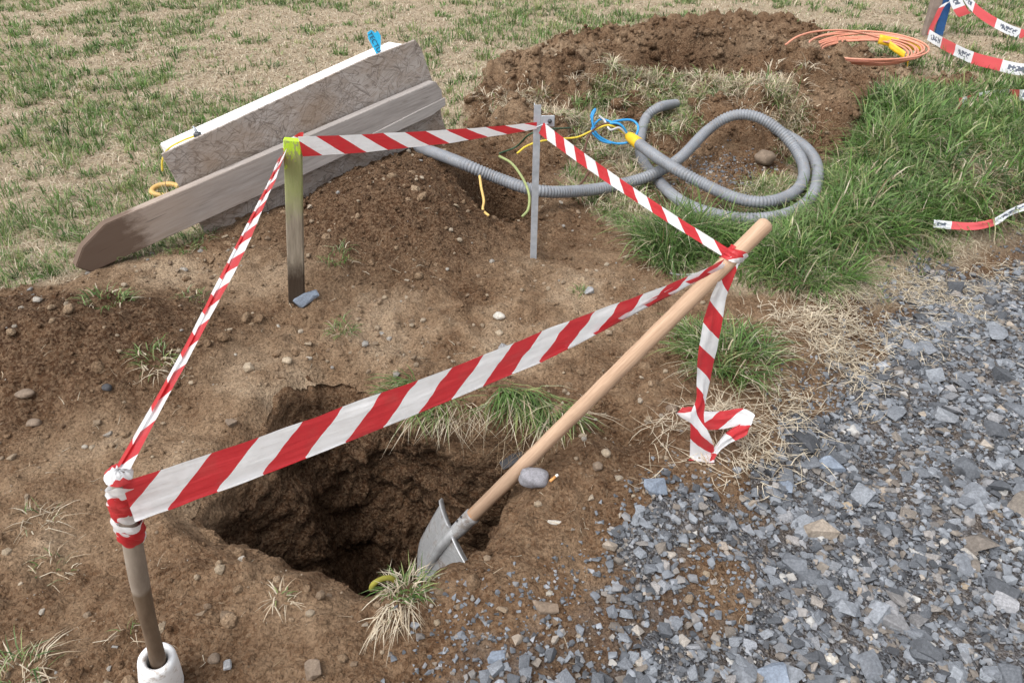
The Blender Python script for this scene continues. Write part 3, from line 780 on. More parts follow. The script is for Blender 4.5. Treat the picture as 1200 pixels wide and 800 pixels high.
# build the handle around its own axis so that the grain runs along it
def along(me, o, x, y, z):
    M = axes_matrix(o, x, y, z); me.transform(M.inverted()); return M
wv = nrm(np.array([-0.62, 0.82 * sP + 0.853 * cP, 0.82 * cP - 0.853 * sP]))
wv = nrm(wv - ax * np.dot(wv, ax))
nv = np.cross(ax, wv)
if np.dot(nv, np.array([0, 0, CAM_H]) - SOCK) < 0: nv = -nv; wv_r = -wv
me = tube_mesh('handle', hp, hr, 20)
M = along(me, BUTT, nv, wv, ax)
hd = link('handle', me, MAT['ash_wood'], shovel); hd.matrix_parent_inverse = Matrix.Translation(-Vector(shovel.location)); hd.matrix_basis = M
# steel socket and blade
sp = [SOCK - ax * k for k in np.linspace(0.10, -0.015, 10)]
me = tube_mesh('socket', sp, [0.0255, 0.0252, 0.025, 0.0248, 0.0245, 0.024, 0.023, 0.022, 0.021, 0.019], 20)
so_ = local(link('socket', me, MAT['steel']), shovel)
for k in (0.075, 0.055):
    q = SOCK - ax * k + nrm(nv * 0.8 + wv * 0.35) * 0.0245
    me = tube_mesh('rivet', [q, q + nrm(nv * 0.8 + wv * 0.35) * 0.0035], [0.0045, 0.003], 10)
    r_ = link('rivet', me, MAT['iron_dark'], so_); 
# blade: concave sheet with rounded mouth, seen from its back
W_, L_ = 0.27, 0.29
crank = 0.20
bdir = nrm(ax * math.cos(crank) + nv * math.sin(crank) * -1)
bn = nrm(nv * math.cos(crank) + ax * math.sin(crank))
nu, nv_ = 25, 29
BV, BF = [], []
for j in range(nv_):
    t_ = j / (nv_ - 1)
    wid = (0.5 * W_) * (1.0 - 0.10 * t_) * (1 - max(0, (t_ - 0.62) / 0.38) ** 2.4 * 0.72)
    for i in range(nu):
        s_ = -1 + 2 * i / (nu - 1)
        bow = -0.022 * s_ * s_ + 0.012 * math.exp(-(s_ / 0.16) ** 2) * max(0, 1 - t_ * 1.25) - 0.02 * math.sin(t_ * 2.0) * t_
        p = SOCK + bdir * (t_ * L_) + wv * (s_ * wid) + bn * bow + bdir * (-0.012 * (1 - abs(s_)) * (1 - t_))
        BV.append(p)
for j in range(nv_ - 1):
    for i in range(nu - 1): BF.append((j * nu + i, j * nu + i + 1, (j + 1) * nu + i + 1, (j + 1) * nu + i))
me = np_mesh('blade', np.array(BV), [np.array(BF)], True)
bl = local(link('blade', me, MAT['steel']), shovel)
md = bl.modifiers.new('thick', 'SOLIDIFY'); md.thickness = 0.003; md.offset = 0
# folded tread along the two shoulders
for sg in (-1, 1):
    pts = []
    TV, TF = [], []
    for k, s_ in enumerate(np.linspace(0.13, 1.0, 12)):
        base = SOCK + wv * (sg * s_ * W_ / 2) + bn * (-0.022 * s_ * s_ + 0.001) + bdir * (-0.012 * (1 - s_))
        for a_, (f1, f2) in enumerate(((0.0, 0.0), (-0.005, 0.008), (-0.009, 0.017), (-0.012, 0.026))):
            wdt = math.sin(min(1, (1 - s_) * 6 + 0.35) * 1.57)
            TV.append(base + bdir * f1 + bn * f2 * wdt)
    for k in range(11):
        for a_ in range(3): TF.append((k * 4 + a_, k * 4 + a_ + 1, k * 4 + a_ + 5, k * 4 + a_ + 4))
    tr = link('tread', np_mesh('tread', np.array(TV), [np.array(TF)], True), MAT['steel_edge'], bl)
    md = tr.modifiers.new('thick', 'SOLIDIFY'); md.thickness = 0.003
# the frog: ridge running from socket down the blade's back
fp = [SOCK - ax * 0.02 + nv * 0.002, SOCK + nv * 0.004, SOCK + bdir * 0.05 + bn * 0.012, SOCK + bdir * 0.11 + bn * 0.008, SOCK + bdir * 0.17 + bn * 0.0, SOCK + bdir * 0.21 - bn * 0.012]
fr_ = link('ridge', tube_mesh('ridge', catmull(fp, 24), np.interp(np.linspace(0, 1, 24), [0, 0.2, 0.5, 1], [0.021, 0.019, 0.014, 0.004]), 14), MAT['steel_edge'], bl)
props(shovel, 'shovel with pale wooden handle leaning out of the hole', 'shovel')

# ------------------------------------------------------------------ posts
t = NT('old_post'); p = t.coord((1, 1, 0.22)); g = t.noise(p, 34, 5, 0.6)
c = t.ramp(g, [(0.3, (0.10, 0.068, 0.045)), (0.7, (0.205, 0.15, 0.105))])
sepx = t.n('ShaderNodeSeparateXYZ'); t.l(t.coord(), sepx.inputs[0])
zz = t.math('ADD', sepx.outputs[2], t.math('MULTIPLY', t.noise(t.coord((1, 1, 0.4)), 30, 3), 0.03))
pale = t.ramp(g, [(0.3, (0.19, 0.15, 0.12)), (0.7, (0.34, 0.29, 0.24))])
c = t.mix(t.ramp(zz, [(0.515, 0.0), (0.53, 1.0)]), c, pale)
t.fin(c, 0.8, t.bump(g, 0.4, 0.004), 0.2); MAT['old_post'] = t.m
P_top = at_y(139, 556, 0.80); P_mid = at_y(181, 758, 0.905); d_ = nrm(P_mid - P_top)
P_bot = P_top + d_ * ((P_top[2] + 0.04) / -d_[2])
post = empty('round_post', tuple(P_bot)); 
def zframe(o, zdir):
    z = nrm(zdir); x = nrm(np.cross(np.array([0, 1, 0]), z)); y = np.cross(z, x); return axes_matrix(o, x, y, z)
LP = np.linalg.norm(P_top - P_bot)
ps = np.linspace(0, LP, 30)
path = np.stack([0.0015 * np.sin(ps * 9), 0.0015 * np.cos(ps * 7), ps], 1)
me = tube_mesh('shaft', path, 0.0158 + 0.0009 * np.sin(ps * 14), 22)
post.matrix_world = zframe(P_bot, -d_); post.matrix_basis = zframe(P_bot, -d_)
link('shaft', me, MAT['old_post'], post)
props(post, 'round weathered wooden post standing in a white sleeve', 'post')
tt = NT('white_plastic'); n1 = tt.noise(tt.coord(), 45, 6, 0.75); n2 = tt.noise(tt.coord(), 14, 4, 0.6)
tt.fin(tt.mix(tt.math('MULTIPLY', tt.ramp(tt.math('ADD', n1, tt.math('MULTIPLY', n2, 0.5)), [(0.80, 0.0), (0.92, 1.0)]), 0.6), (0.82, 0.83, 0.84), (0.30, 0.21, 0.14)), 0.5, tt.bump(n1, 0.15, 0.002), 0.4); MAT['white_plastic'] = tt.m
# white sleeve: a turned thick-walled cone round the post foot
prof = [(0.021, -0.02), (0.021, 0.155), (0.023, 0.166), (0.029, 0.171), (0.035, 0.168), (0.039, 0.158), (0.043, 0.10), (0.046, 0.03), (0.047, -0.03)]
V, F = [], []; n = 36
for r_, z_ in prof:
    for k in range(n): V.append((r_ * math.cos(2 * math.pi * k / n), r_ * math.sin(2 * math.pi * k / n), z_))
for a_ in range(len(prof) - 1):
    for k in range(n): F.append((a_ * n + k, a_ * n + (k + 1) % n, (a_ + 1) * n + (k + 1) % n, (a_ + 1) * n + k))
sl_ = link('pipe_sleeve', np_mesh('pipe_sleeve', np.array(V), [np.array(F)], True), MAT['white_plastic'])
sl_.matrix_world = zframe(P_bot - d_ * 0.008, -d_)
props(sl_, 'white plastic sleeve around the foot of the round post', 'pipe sleeve')

def box_bm(sx, sy, sz, bev=0.004, seg=1, nz=1):
    bm = bmesh.new(); bmesh.ops.create_cube(bm, size=1)
    for v in bm.verts: v.co = Vector((v.co.x * sx, v.co.y * sy, (v.co.z + 0.5) * sz))
    if nz > 1: bmesh.ops.subdivide_edges(bm, edges=[e for e in bm.edges if abs(e.verts[0].co.z - e.verts[1].co.z) > sz * 0.5], cuts=nz)
    if bev: bmesh.ops.bevel(bm, geom=[e for e in bm.edges if e.calc_face_angle(0) > 0.5], offset=bev, segments=seg, affect='EDGES')
    return bm
t = NT('green_post'); g = t.noise(t.coord((1, 1, 0.12)), 60, 5, 0.65)
c = t.ramp(g, [(0.3, (0.165, 0.135, 0.10)), (0.7, (0.33, 0.285, 0.225))])
zz = t.n('ShaderNodeSeparateXYZ'); t.l(t.coord(), zz.inputs[0])
zn = t.math('ADD', zz.outputs[2], t.math('MULTIPLY', t.noise(t.coord((1, 1, 0.5)), 38, 4, 0.7), 0.16))
c = t.mix(t.math('MULTIPLY', t.ramp(zn, [(0.50, 0.0), (0.62, 1.0)]), 0.45), c, (0.33, 0.42, 0.10))
spray = t.math('ADD', zz.outputs[2], t.math('MULTIPLY', t.noise(t.coord((1, 1, 0.45)), 34, 5, 0.75), 0.6))
c = t.mix(t.ramp(spray, [(0.97, 0.0), (1.0, 1.0)]), c, (0.42, 0.63, 0.04))
mud = t.math('SUBTRACT', 0.36, zn)
c = t.mix(t.ramp(mud, [(0.0, 0.0), (0.06, 0.55), (0.10, 0.92)]), c, (0.035, 0.021, 0.013))
t.fin(c, 0.82, t.bump(g, 0.5, 0.004), 0.2); MAT['green_post'] = t.m
gb = onG(348, 356); gt = at_y(343, 163, gb[1] + 0.01); gd = nrm(gt - gb); gl = np.linalg.norm(gt - gb)
o = link('wooden_stake', bm_mesh('wooden_stake', box_bm(0.062, 0.030, gl + 0.05, 0.003, 1, 6), False), MAT['green_post'])
o.matrix_world = zframe(gb - gd * 0.05, gd) @ Matrix.Rotation(math.radians(6), 4, 'Z')
props(o, 'wooden stake with lime green paint on its top', 'stake')
GREEN_TOP = gt
m_plain('galvanised', (0.40, 0.43, 0.47), 0.45, 0.5, 0.25, 0.2, 30, 0.1)
mb = onG(625, 299); mt = at_y(630, 122, mb[1] + 0.01); md_ = nrm(mt - mb)
stake = empty('metal_stake', tuple(mb - md_ * 0.05)); stake.matrix_world = zframe(mb - md_ * 0.05, md_); stake.matrix_basis = stake.matrix_world.copy()
ml = np.linalg.norm(mt - mb) + 0.05
bm = bmesh.new()   # angle bar
sec = [(-0.014, -0.014), (0.014, -0.014), (0.014, -0.0105), (-0.0105, -0.0105), (-0.0105, 0.014), (-0.014, 0.014)]
vs = [[bm.verts.new((x_, y_, z_)) for x_, y_ in sec] for z_ in (0, ml)]
for k in range(6): bm.faces.new((vs[0][k], vs[0][(k + 1) % 6], vs[1][(k + 1) % 6], vs[1][k]))
bm.faces.new(vs[1]); bm.faces.new(vs[0][::-1])
link('angle_bar', bm_mesh('angle_bar', bm), MAT['galvanised'], stake)
pl = link('clip_plate', bm_mesh('clip_plate', box_bm(0.055, 0.004, 0.045, 0.002)), MAT['galvanised'], stake); pl.location = (0.042, -0.017, ml - 0.085)
link('clip_bolt', tube_mesh('clip_bolt', [(0.05, -0.020, ml - 0.062), (0.05, -0.028, ml - 0.062)], [0.009, 0.007], 10), MAT['iron_dark'], pl).location = (-0.042, 0.017, -(ml - 0.085))
wire = [(-0.02, -0.018, ml - 0.09), (0.0, -0.021, ml - 0.085), (0.025, -0.022, ml - 0.075), (0.045, -0.022, ml - 0.07)]
link('tie_wire', tube_mesh('tie_wire', catmull(wire, 14), 0.003, 6), MAT['galvanised'], stake)
props(stake, 'slim galvanised metal stake with clip plate near its top', 'stake')

# ------------------------------------------------------------------ barrier tape
def strip(name, rows, mat='tape', wrinkle=0.0, seed=0):
    """rows: list over length of list over width of (xyz, u, v)"""
    n, m = len(rows), len(rows[0])
    V = np.array([[c[0] for c in r] for r in rows], float); UV = np.array([[(c[1], c[2]) for c in r] for r in rows], float)
    if wrinkle:
        T = np.gradient(V, axis=0); Wd = np.gradient(V, axis=1); N = np.cross(T, Wd); N /= np.linalg.norm(N, axis=2)[..., None] + 1e-9
        k = fbm(UV[..., 0] * 9 + seed, UV[..., 1] * 45 + seed * 3.7, 3, seed)
        V = V + N * (k * wrinkle)[..., None]
    ii = np.arange(n * m).reshape(n, m)
    Q = np.stack([ii[:-1, :-1], ii[1:, :-1], ii[1:, 1:], ii[:-1, 1:]], -1).reshape(-1, 4)
    me = np_mesh(name, V.reshape(-1, 3), [Q], True)
    uvl = me.uv_layers.new(name='UVMap'); li = np.zeros(len(me.loops), np.int32); me.loops.foreach_get('vertex_index', li)
    uvl.data.foreach_set('uv', UV.reshape(-1, 2)[li].astype(np.float32).ravel())
    return link(name, me, MAT[mat])
def ribbon(name, C, Wv, n=80, m=9, u0=0.0, flip=1, mat='tape', wrinkle=0.004, fold=None, seed=1, wfull=0.08, du=1.0):
    """C centres, Wv full-width vectors (bottom edge to top edge); fold(t) = share of the width folded up in front"""
    C = catmull(C, n); Wv = catmull(Wv, n)
    T = np.gradient(C, axis=0)
    L = np.concatenate([[0], np.cumsum(np.linalg.norm(np.diff(C, axis=0), axis=1))])
    rows = []
    for i in range(n):
        w = Wv[i]; nn = nrm(np.cross(T[i], w)); 
        if np.dot(nn, np.array([0, 0, CAM_H]) - C[i]) < 0: nn = -nn
        f = fold(i / (n - 1)) if fold else 0.0
        row = []
        vs = np.linspace(1, f, m)
        for v in vs: row.append((C[i] + w * (v - 0.5 - f / 2 + f * 0.0), u0 + L[i] * du, flip * (v - 0.5) * wfull))
        if fold:
            for v in np.linspace(f, 0, 4)[1:] if f > 0.001 else [0, 0, 0]:
                row.append((C[i] + w * (f + (f - v) * 0.9 - 0.5 - f / 2) + nn * (0.003 + 0.004 * (f - v)), u0 + L[i] * du, flip * (v - 0.5) * wfull))
        rows.append(row)
    return strip(name, rows, mat, wrinkle, seed)
camp = np.array([0, 0, CAM_H])
# A: wide span from round post to shovel handle
A0 = at_y(150, 588, 0.785); A1 = at_y(848, 309, 1.675)
C, Wd = [], []
for k in np.linspace(0, 1, 9):
    c_ = A0 + (A1 - A0) * k; c_[2] -= 0.035 * 4 * k * (1 - k) * 0.75
    C.append(c_)
    toward = nrm(np.array([0.30, -0.9, 0])) * -1
    up = nrm(np.array([0, 0, 1.0]) + toward * (0.16 * (1 - k) ** 1.5 + 0.0))
    Wd.append(up * (0.074 if k < 0.75 else 0.074 - (k - 0.75) * 0.10))
C[-1] = A1; Wd[-1] = Wd[-1] * 0.85
props(ribbon('barrier_tape', C, Wd, 160, 13, 0.060, 1, wrinkle=0.010, fold=lambda t: 0.40 * float(sstep(0.56, 0.86, t)), seed=2, du=0.94),
      'widest red and white barrier tape stretched across the hole to the shovel handle', 'barrier tape', 'tapes fencing off the hole')
# B: twisted narrow span from round post to green-topped stake
B0 = at_y(143, 549, 0.80); B1 = at_y(331, 182, gt[1] - 0.02)
C, Wd = [], []
right = np.array([1.0, 0, 0])
for k in np.linspace(0, 1, 9):
    c_ = B0 + (B1 - B0) * k; c_[2] -= 0.02 * 4 * k * (1 - k)
    C.append(c_)
    w = np.interp(k, [0, 0.1, 0.3, 0.6, 0.8, 0.95, 1], [0.050, 0.050, 0.062, 0.080, 0.105, 0.14, 0.15])
    tw = np.interp(k, [0, 0.5, 1], [0.1, 0.25, 0.55])
    Wd.append(nrm(right * (1 - tw) + np.array([0, 0, -0.5]) * -tw * 1.2 + np.array([0.0, -0.3, 0.2])) * w)
props(ribbon('barrier_tape', C, Wd, 130, 7, 0.0, 1, wrinkle=0.004, fold=lambda t: 0.34 + 0.06 * math.sin(9 * t), seed=5, wfull=0.06, du=0.76),
      'folded narrow tape running from round post up to the green-topped stake', 'barrier tape', 'tapes fencing off the hole')
# C: green-topped stake to metal stake
C0 = at_y(352, 172, gt[1] - 0.03); C1 = at_y(629, 147, mt[1] - 0.03)
C, Wd = [], []
for k in np.linspace(0, 1, 7):
    c_ = C0 + (C1 - C0) * k; c_[2] -= 0.012 * 4 * k * (1 - k)
    C.append(c_); Wd.append(nrm(np.array([0.0, -0.25 - 0.2 * k, 1])) * np.interp(k, [0, 0.4, 0.8, 1], [0.083, 0.075, 0.050, 0.035]))
props(ribbon('barrier_tape', C, Wd, 90, 7, 0.05, -1, wrinkle=0.008, seed=6, du=0.9), 'tape between green-topped stake and metal stake, in front of the boards', 'barrier tape', 'tapes fencing off the hole')
# D: metal stake to the shovel handle
D0 = at_y(634, 150, mt[1] - 0.03); D1 = at_y(852, 297, 1.72)
C, Wd = [], []
for k in np.linspace(0, 1, 7):
    c_ = D0 + (D1 - D0) * k; c_[2] -= 0.012 * 4 * k * (1 - k)
    C.append(c_); Wd.append(nrm(np.array([0.35, -0.3, 0.9])) * np.interp(k, [0, 0.3, 0.7, 1], [0.055, 0.048, 0.036, 0.030]))
props(ribbon('barrier_tape', C, Wd, 110, 6, 0.03, -1, wrinkle=0.005, seed=7, wfull=0.06, du=0.8), 'narrow gathered tape from metal stake down to the shovel handle', 'barrier tape', 'tapes fencing off the hole')
# E: loose tail hanging from the knot down to the gravel edge
def tail(pts):
    C = [at_y(a, b, y) for a, b, y, w, an, tz in pts]
    Wd = [np.array([math.cos(an), math.sin(an) * 0.35, math.sin(an)]) * w * 1.25 + np.array([0, tz, 0]) for a, b, y, w, an, tz in pts]
    return C, Wd
g1 = onG(822, 535)
yb = g1[1]
C, Wd = tail([(860, 303, 1.69, 0.030, 0.3, 0), (852, 322, 1.68, 0.034, 0.25, 0.0), (841, 352, 1.675, 0.044, 0.15, 0.01), (834, 385, 1.67, 0.044, 0.10, 0.0), (828, 425, 1.67, 0.046, 0.05, 0.02),
              (823, 465, 1.665, 0.024, 0.05, 0.01), (817, 488, 1.66, 0.038, -0.5, 0.01), (822, 512, 1.655, 0.058, -0.35, 0), (823, 532, yb - 0.01, 0.060, 0.0, 0.0), (822, 540, yb - 0.03, 0.062, 0.0, -0.01)])
props(ribbon('tape_tail', C, Wd, 130, 9, 0.0, 1, wrinkle=0.022, seed=8, wfull=0.07), 'loose tape tail hanging from the shovel handle to the ground', 'barrier tape')
C, Wd = tail([(832, 538, yb - 0.02, 0.04, 1.3, 0.01), (845, 520, yb - 0.0, 0.045, 1.1, 0.02), (862, 508, yb + 0.02, 0.045, 0.9, 0.02), (880, 498, yb + 0.04, 0.040, 1.0, 0.02), (868, 489, yb + 0.06, 0.036, 1.3, 0.02), (846, 492, yb + 0.055, 0.036, 1.4, 0.02), (826, 492, yb + 0.05, 0.034, 1.5, 0.02), (806, 484, yb + 0.06, 0.03, 1.0, 0.01), (796, 481, yb + 0.07, 0.02, 0.8, 0.0)])
props(ribbon('tape_end', C, Wd, 130, 9, 0.05, -1, wrinkle=0.035, seed=9, wfull=0.07), 'crumpled end of tape lying looped on the gravel edge', 'barrier tape')
# knot round the handle and wrapping round the post
def wrap(name, o, x, y, z, turns, r, h, width, n, lean, seed, wr=0.004, u0=0.0):
    rows = []
    for i in range(n):
        k = i / (n - 1); a_ = k * turns * 2 * math.pi
        rr = r + 0.0012 * k * turns + 0.0016 * math.sin(a_ * 2.3 + seed)
        row = []
        for j in range(7):
            v = j / 6 - 0.5
            zz_ = h * (k - 0.5) * (1 if lean > 0 else -1) + v * width * (1 + 0.25 * math.sin(a_ * 1.7 + seed)) + 0.010 * math.sin(a_ + seed)
            rb = rr + 0.0022 * math.sin(j * 2.1 + a_ * 3.3 + seed)
            p = o + x * rb * math.cos(a_) + y * rb * math.sin(a_) + z * zz_
            row.append((p, u0 + a_ * r, v * width))
        rows.append(row)
    return strip(name, rows, 'tape', wr, seed)
zx = -d_; xx = nrm(np.cross(np.array([0, 1, 0]), zx)); yx = np.cross(zx, xx)
tw_ = props(wrap('tape_wrap', P_top + d_ * 0.078, xx, yx, zx, 3.2, 0.0180, 0.055, 0.065, 160, 1, 3, 0.005, 0.125), 'red and white tape wrapped in layers round the top of the round post', 'barrier tape')
rows = []
for i in range(6):
    rr = 0.0205 * i / 5
    rows.append([(P_top + zx * (0.012 + 0.004 * math.sin(3 * j + i) - 0.014 * (i / 5) ** 3) + xx * rr * math.cos(j * math.pi / 9) + yx * rr * math.sin(j * math.pi / 9), 0.1 + rr * math.cos(j * math.pi / 9 + 0.4) * 2.0, rr * math.sin(j * math.pi / 9) * 2.0) for j in range(19)])
strip('folded_top', rows, 'tape', 0.004, 4).parent = tw_
wrap('lower_turns', P_top + d_ * 0.152, xx, yx, zx, 2.4, 0.0172, 0.05, 0.045, 120, 1, 11, 0.010, 0.09).parent = tw_
props(wrap('tape_knot', TIE - ax * 0.004, nv, wv, ax, 2.6, 0.0235, 0.018, 0.026, 110, 1, 6, 0.010, 0.02), 'red and white tape knotted round the upper shovel handle', 'barrier tape')
props(wrap('tape_loop', GREEN_TOP - gd * 0.035, np.array([1.0, 0, 0]), np.array([0, 1.0, 0]), gd, 0.5, 0.034, 0.0, 0.07, 40, 1, 1, 0.002, 0.05), 'turn of tape behind the green-topped stake', 'barrier tape')

# ------------------------------------------------------------------ boards lying over the soil heap
def m_osb():
    t = NT('strand_board')
    c0 = t.n('ShaderNodeTexCoord'); dn = t.n('ShaderNodeTexNoise'); dn.inputs['Scale'].default_value = 11; dn.inputs['Detail'].default_value = 2
    t.l(c0.outputs['Object'], dn.inputs['Vector'])
    ds = t.n('ShaderNodeVectorMath'); ds.operation = 'MULTIPLY_ADD'; ds.inputs[1].default_value = (0.035, 0.035, 0.035); t.l(dn.outputs['Color'], ds.inputs[0]); t.l(c0.outputs['Object'], ds.inputs[2])
    col = t.ramp(t.noise(t.coord((1.2, 1, 8)), 4, 5, 0.65), [(0.3, (0.33, 0.285, 0.25)), (0.7, (0.45, 0.405, 0.375))])
    hgt = None
    for k, (a_, sc, thr) in enumerate(((0.12, (8, 1, 62), 0.0), (0.55, (9, 1, 60), 0.5), (-0.45, (9, 1, 66), 0.55), (0.95, (12, 1, 52), 0.68), (-0.9, (12, 1, 52), 0.72))):
        w = t.n('ShaderNodeMapping'); w.inputs['Rotation'].default_value = (0, a_, 0); w2 = t.n('ShaderNodeMapping'); w2.inputs['Scale'].default_value = sc; w2.inputs['Location'].default_value = (k * 3.7, 0, k * 1.3)
        t.l(ds.outputs[0], w.inputs['Vector']); t.l(w.outputs[0], w2.inputs['Vector'])
        v = t.n('ShaderNodeTexVoronoi'); v.inputs['Scale'].default_value = 1.0; t.l(w2.outputs[0], v.inputs['Vector'])
        e = t.n('ShaderNodeTexVoronoi'); e.feature = 'DISTANCE_TO_EDGE'; e.inputs['Scale'].default_value = 1.0; t.l(w2.outputs[0], e.inputs['Vector'])
        s_ = t.n('ShaderNodeSeparateColor'); t.l(v.outputs['Color'], s_.inputs[0])
        f = t.math('GREATER_THAN', s_.outputs[1], thr)
        tone = t.mix(0.35, col, t.ramp(s_.outputs[0], [(0.0, (0.30, 0.245, 0.20)), (0.5, (0.40, 0.355, 0.325)), (1.0, (0.50, 0.455, 0.425))]))
        edge = t.math('MULTIPLY', t.ramp(e.outputs['Distance'], [(0.02, 1.0), (0.10, 0.0)]), t.math('MULTIPLY', t.math('GREATER_THAN', s_.outputs[2], 0.45), 0.7))
        tone = t.mix(edge, tone, (0.13, 0.105, 0.09))
        col = t.mix(f, col, tone)
        h_ = t.math('MULTIPLY', f, s_.outputs[0]); hgt = h_ if hgt is None else t.math('ADD', hgt, h_)
    n = t.noise(t.coord(), 2.6, 4)
    col = t.mix(t.math('MULTIPLY', t.ramp(n, [(0.5, 0.0), (0.68, 1.0)]), 0.5), col, (0.29, 0.20, 0.13))
    MAT['osb'] = t.fin(col, 0.88, t.bump(hgt, 0.6, 0.002), 0.2)
m_osb()
t, c, nb = m_wood('grey_plank', (0.22, 0.196, 0.182), (0.44, 0.405, 0.385), (0.25, 3, 3), 0.8)
sx = t.n('ShaderNodeSeparateXYZ'); t.l(t.coord(), sx.inputs[0])
lim = t.math('ADD', sx.outputs[0], t.math('MULTIPLY', t.noise(t.coord((1, 1, 2.5)), 11, 5, 0.7), 0.30))
lim = t.math('SUBTRACT', lim, 0.06)
warm = t.math('ADD', t.math('MULTIPLY', sx.outputs[0], 0.5), t.math('MULTIPLY', t.noise(t.coord((1, 2, 2)), 3, 3), 0.5))
c = t.mix(t.math('MULTIPLY', t.ramp(warm, [(0.35, 1.0), (0.75, 0.0)]), 0.55), c, (0.36, 0.255, 0.18))
gr2 = t.noise(t.coord((0.5, 6, 14)), 9, 5, 0.7)
c = t.mix(t.math('MULTIPLY', t.ramp(gr2, [(0.60, 0.0), (0.67, 1.0)]), 0.65), c, (0.10, 0.08, 0.068))
kn = t.vor(t.coord((1.6, 1, 5)), 2.3)
c = t.mix(t.math('MULTIPLY', t.ramp(kn, [(0.06, 1.0), (0.13, 0.0)]), 0.7), c, (0.12, 0.08, 0.06))
c = t.mix(t.math('MULTIPLY', t.ramp(lim, [(0.30, 1.0), (0.39, 0.0)]), 0.85), c, (0.105, 0.066, 0.045))
t.l(c, t.b.inputs['Base Color'])
m_plain('foam_white', (0.84, 0.85, 0.86), 0.55, 0.3, 0, 0.02, 30, 0.06)
m_wood('grey_plank2', (0.26, 0.235, 0.22), (0.46, 0.43, 0.41), (0.25, 3, 3), 0.85)
PA = at_z(108, 319, 0.015); PB = at_y(521, 128, 4.05)
bd = nrm(PB - PA); be = nrm(np.array([0, 0, 1.0]) - bd * bd[2]); bf = np.cross(be, bd)
if bf[1] < 0: bf = -bf
be = nrm(be + bf * 0.10); bf = nrm(bf - be * np.dot(bf, be))
def st(px, py, off):
    r = ray(px, py); o = PA + bf * off
    k = np.dot(o - camp, bf) / np.dot(r, bf); p = camp + r * k - o
    return float(np.dot(p, bd)), float(np.dot(p, be))
def prism(name, poly, off, th, mat, label, cat, bev=0.004, group=None):
    """outline in the board plane (length, height), given real thickness"""
    bm = bmesh.new()
    a_ = [bm.verts.new((s_, 0, t_)) for s_, t_ in poly]; b_ = [bm.verts.new((s_, th, t_)) for s_, t_ in poly]
    n = len(poly)
    bm.faces.new(a_); bm.faces.new(b_[::-1])
    for k in range(n): bm.faces.new((a_[k], b_[k], b_[(k + 1) % n], a_[(k + 1) % n]))
    if bev: bmesh.ops.bevel(bm, geom=bm.edges[:], offset=bev, segments=2, affect='EDGES')
    o = link(name, bm_mesh(name, bm), MAT[mat])
    o.matrix_world = axes_matrix(PA + bf * off, bd, bf, be)
    return props(o, label, cat, group)
LB = np.linalg.norm(PB - PA)
prism('wooden_plank', [(0.0, 0.0), (LB * 0.5, -0.002), (LB - 0.10, 0.0), (LB - 0.09, 0.012), (LB, 0.022), (LB + 0.012, 0.10), (LB - 0.015, 0.158), (LB * 0.5, 0.162), (0.14, 0.165), (0.02, 0.115), (-0.045, 0.05)],
      0.0, 0.062, 'grey_plank', 'long weathered grey plank with muddy pointed end', 'plank', 0.004)
o1 = 0.066
bl_, br_, tr_, tl_ = st(247, 287, o1), st(523, 152, o1), st(517, 118, o1), st(232, 258, o1)
prism('strand_board', [bl_, br_, (br_[0] - 0.012, br_[1] + 0.09), (tr_[0], tr_[1] + 0.03), (tl_[0], tl_[1] + 0.03)], o1, 0.018, 'osb', 'lower strand board jutting out below the long plank', 'board', 0.002)
o1 = 0.090
q = [st(225, 245, o1), st(512, 112, o1), st(487, 47, o1), st(190, 181, o1)]
prism('strand_board', [q[0], (q[1][0] - 0.08, q[1][1]), (q[1][0], q[1][1] + 0.05), (q[2][0] + 0.022, q[2][1] - 0.05), (q[2][0], q[2][1] + 0.0), (q[2][0] - 0.3, q[2][1] + 0.004), q[3]], o1, 0.020, 'osb', 'upper strand board between the white panel and the long plank', 'board', 0.002)
prism('splintered_lath', [(LB - 0.62, 0.002), (LB - 0.10, 0.004), (LB + 0.004, 0.022), (LB + 0.012, 0.062), (LB - 0.2, 0.055), (LB - 0.60, 0.040)], -0.016, 0.0145, 'grey_plank2', 'splintered grey lath fixed along the plank end', 'lath', 0.003)
o2 = o1 + 0.020
w0, w1 = st(204, 176, o2), st(470, 55, o2)
foam_top0, foam_top1 = w0[1] - 0.006, w1[1] - 0.006
FT = 0.21
prism('insulation_board', [(w0[0], w0[1] - 0.26), (w1[0], w1[1] - 0.26), (w1[0], foam_top1), (w0[0], foam_top0)], o2, FT, 'foam_white', 'thick white insulation panel behind the strand board', 'panel', 0.004)
prism('white_batten', [(w1[0] + 0.006, w1[1] - 0.25), (w1[0] + 0.05, w1[1] - 0.25), (w1[0] + 0.05, foam_top1 + 0.0), (w1[0] + 0.006, foam_top1)], o2 + 0.01, FT - 0.02, 'foam_white', 'narrow white strip at the upper end of the insulation panel', 'panel', 0.003)
def on_panel(s_, t_, off): return PA + bd * s_ + be * t_ + bf * off
m_plain('tag_blue', (0.015, 0.36, 0.62), 0.45, 0.4, 0, 0.12, 40)
m_plain('ink', (0.02, 0.05, 0.10), 0.6)
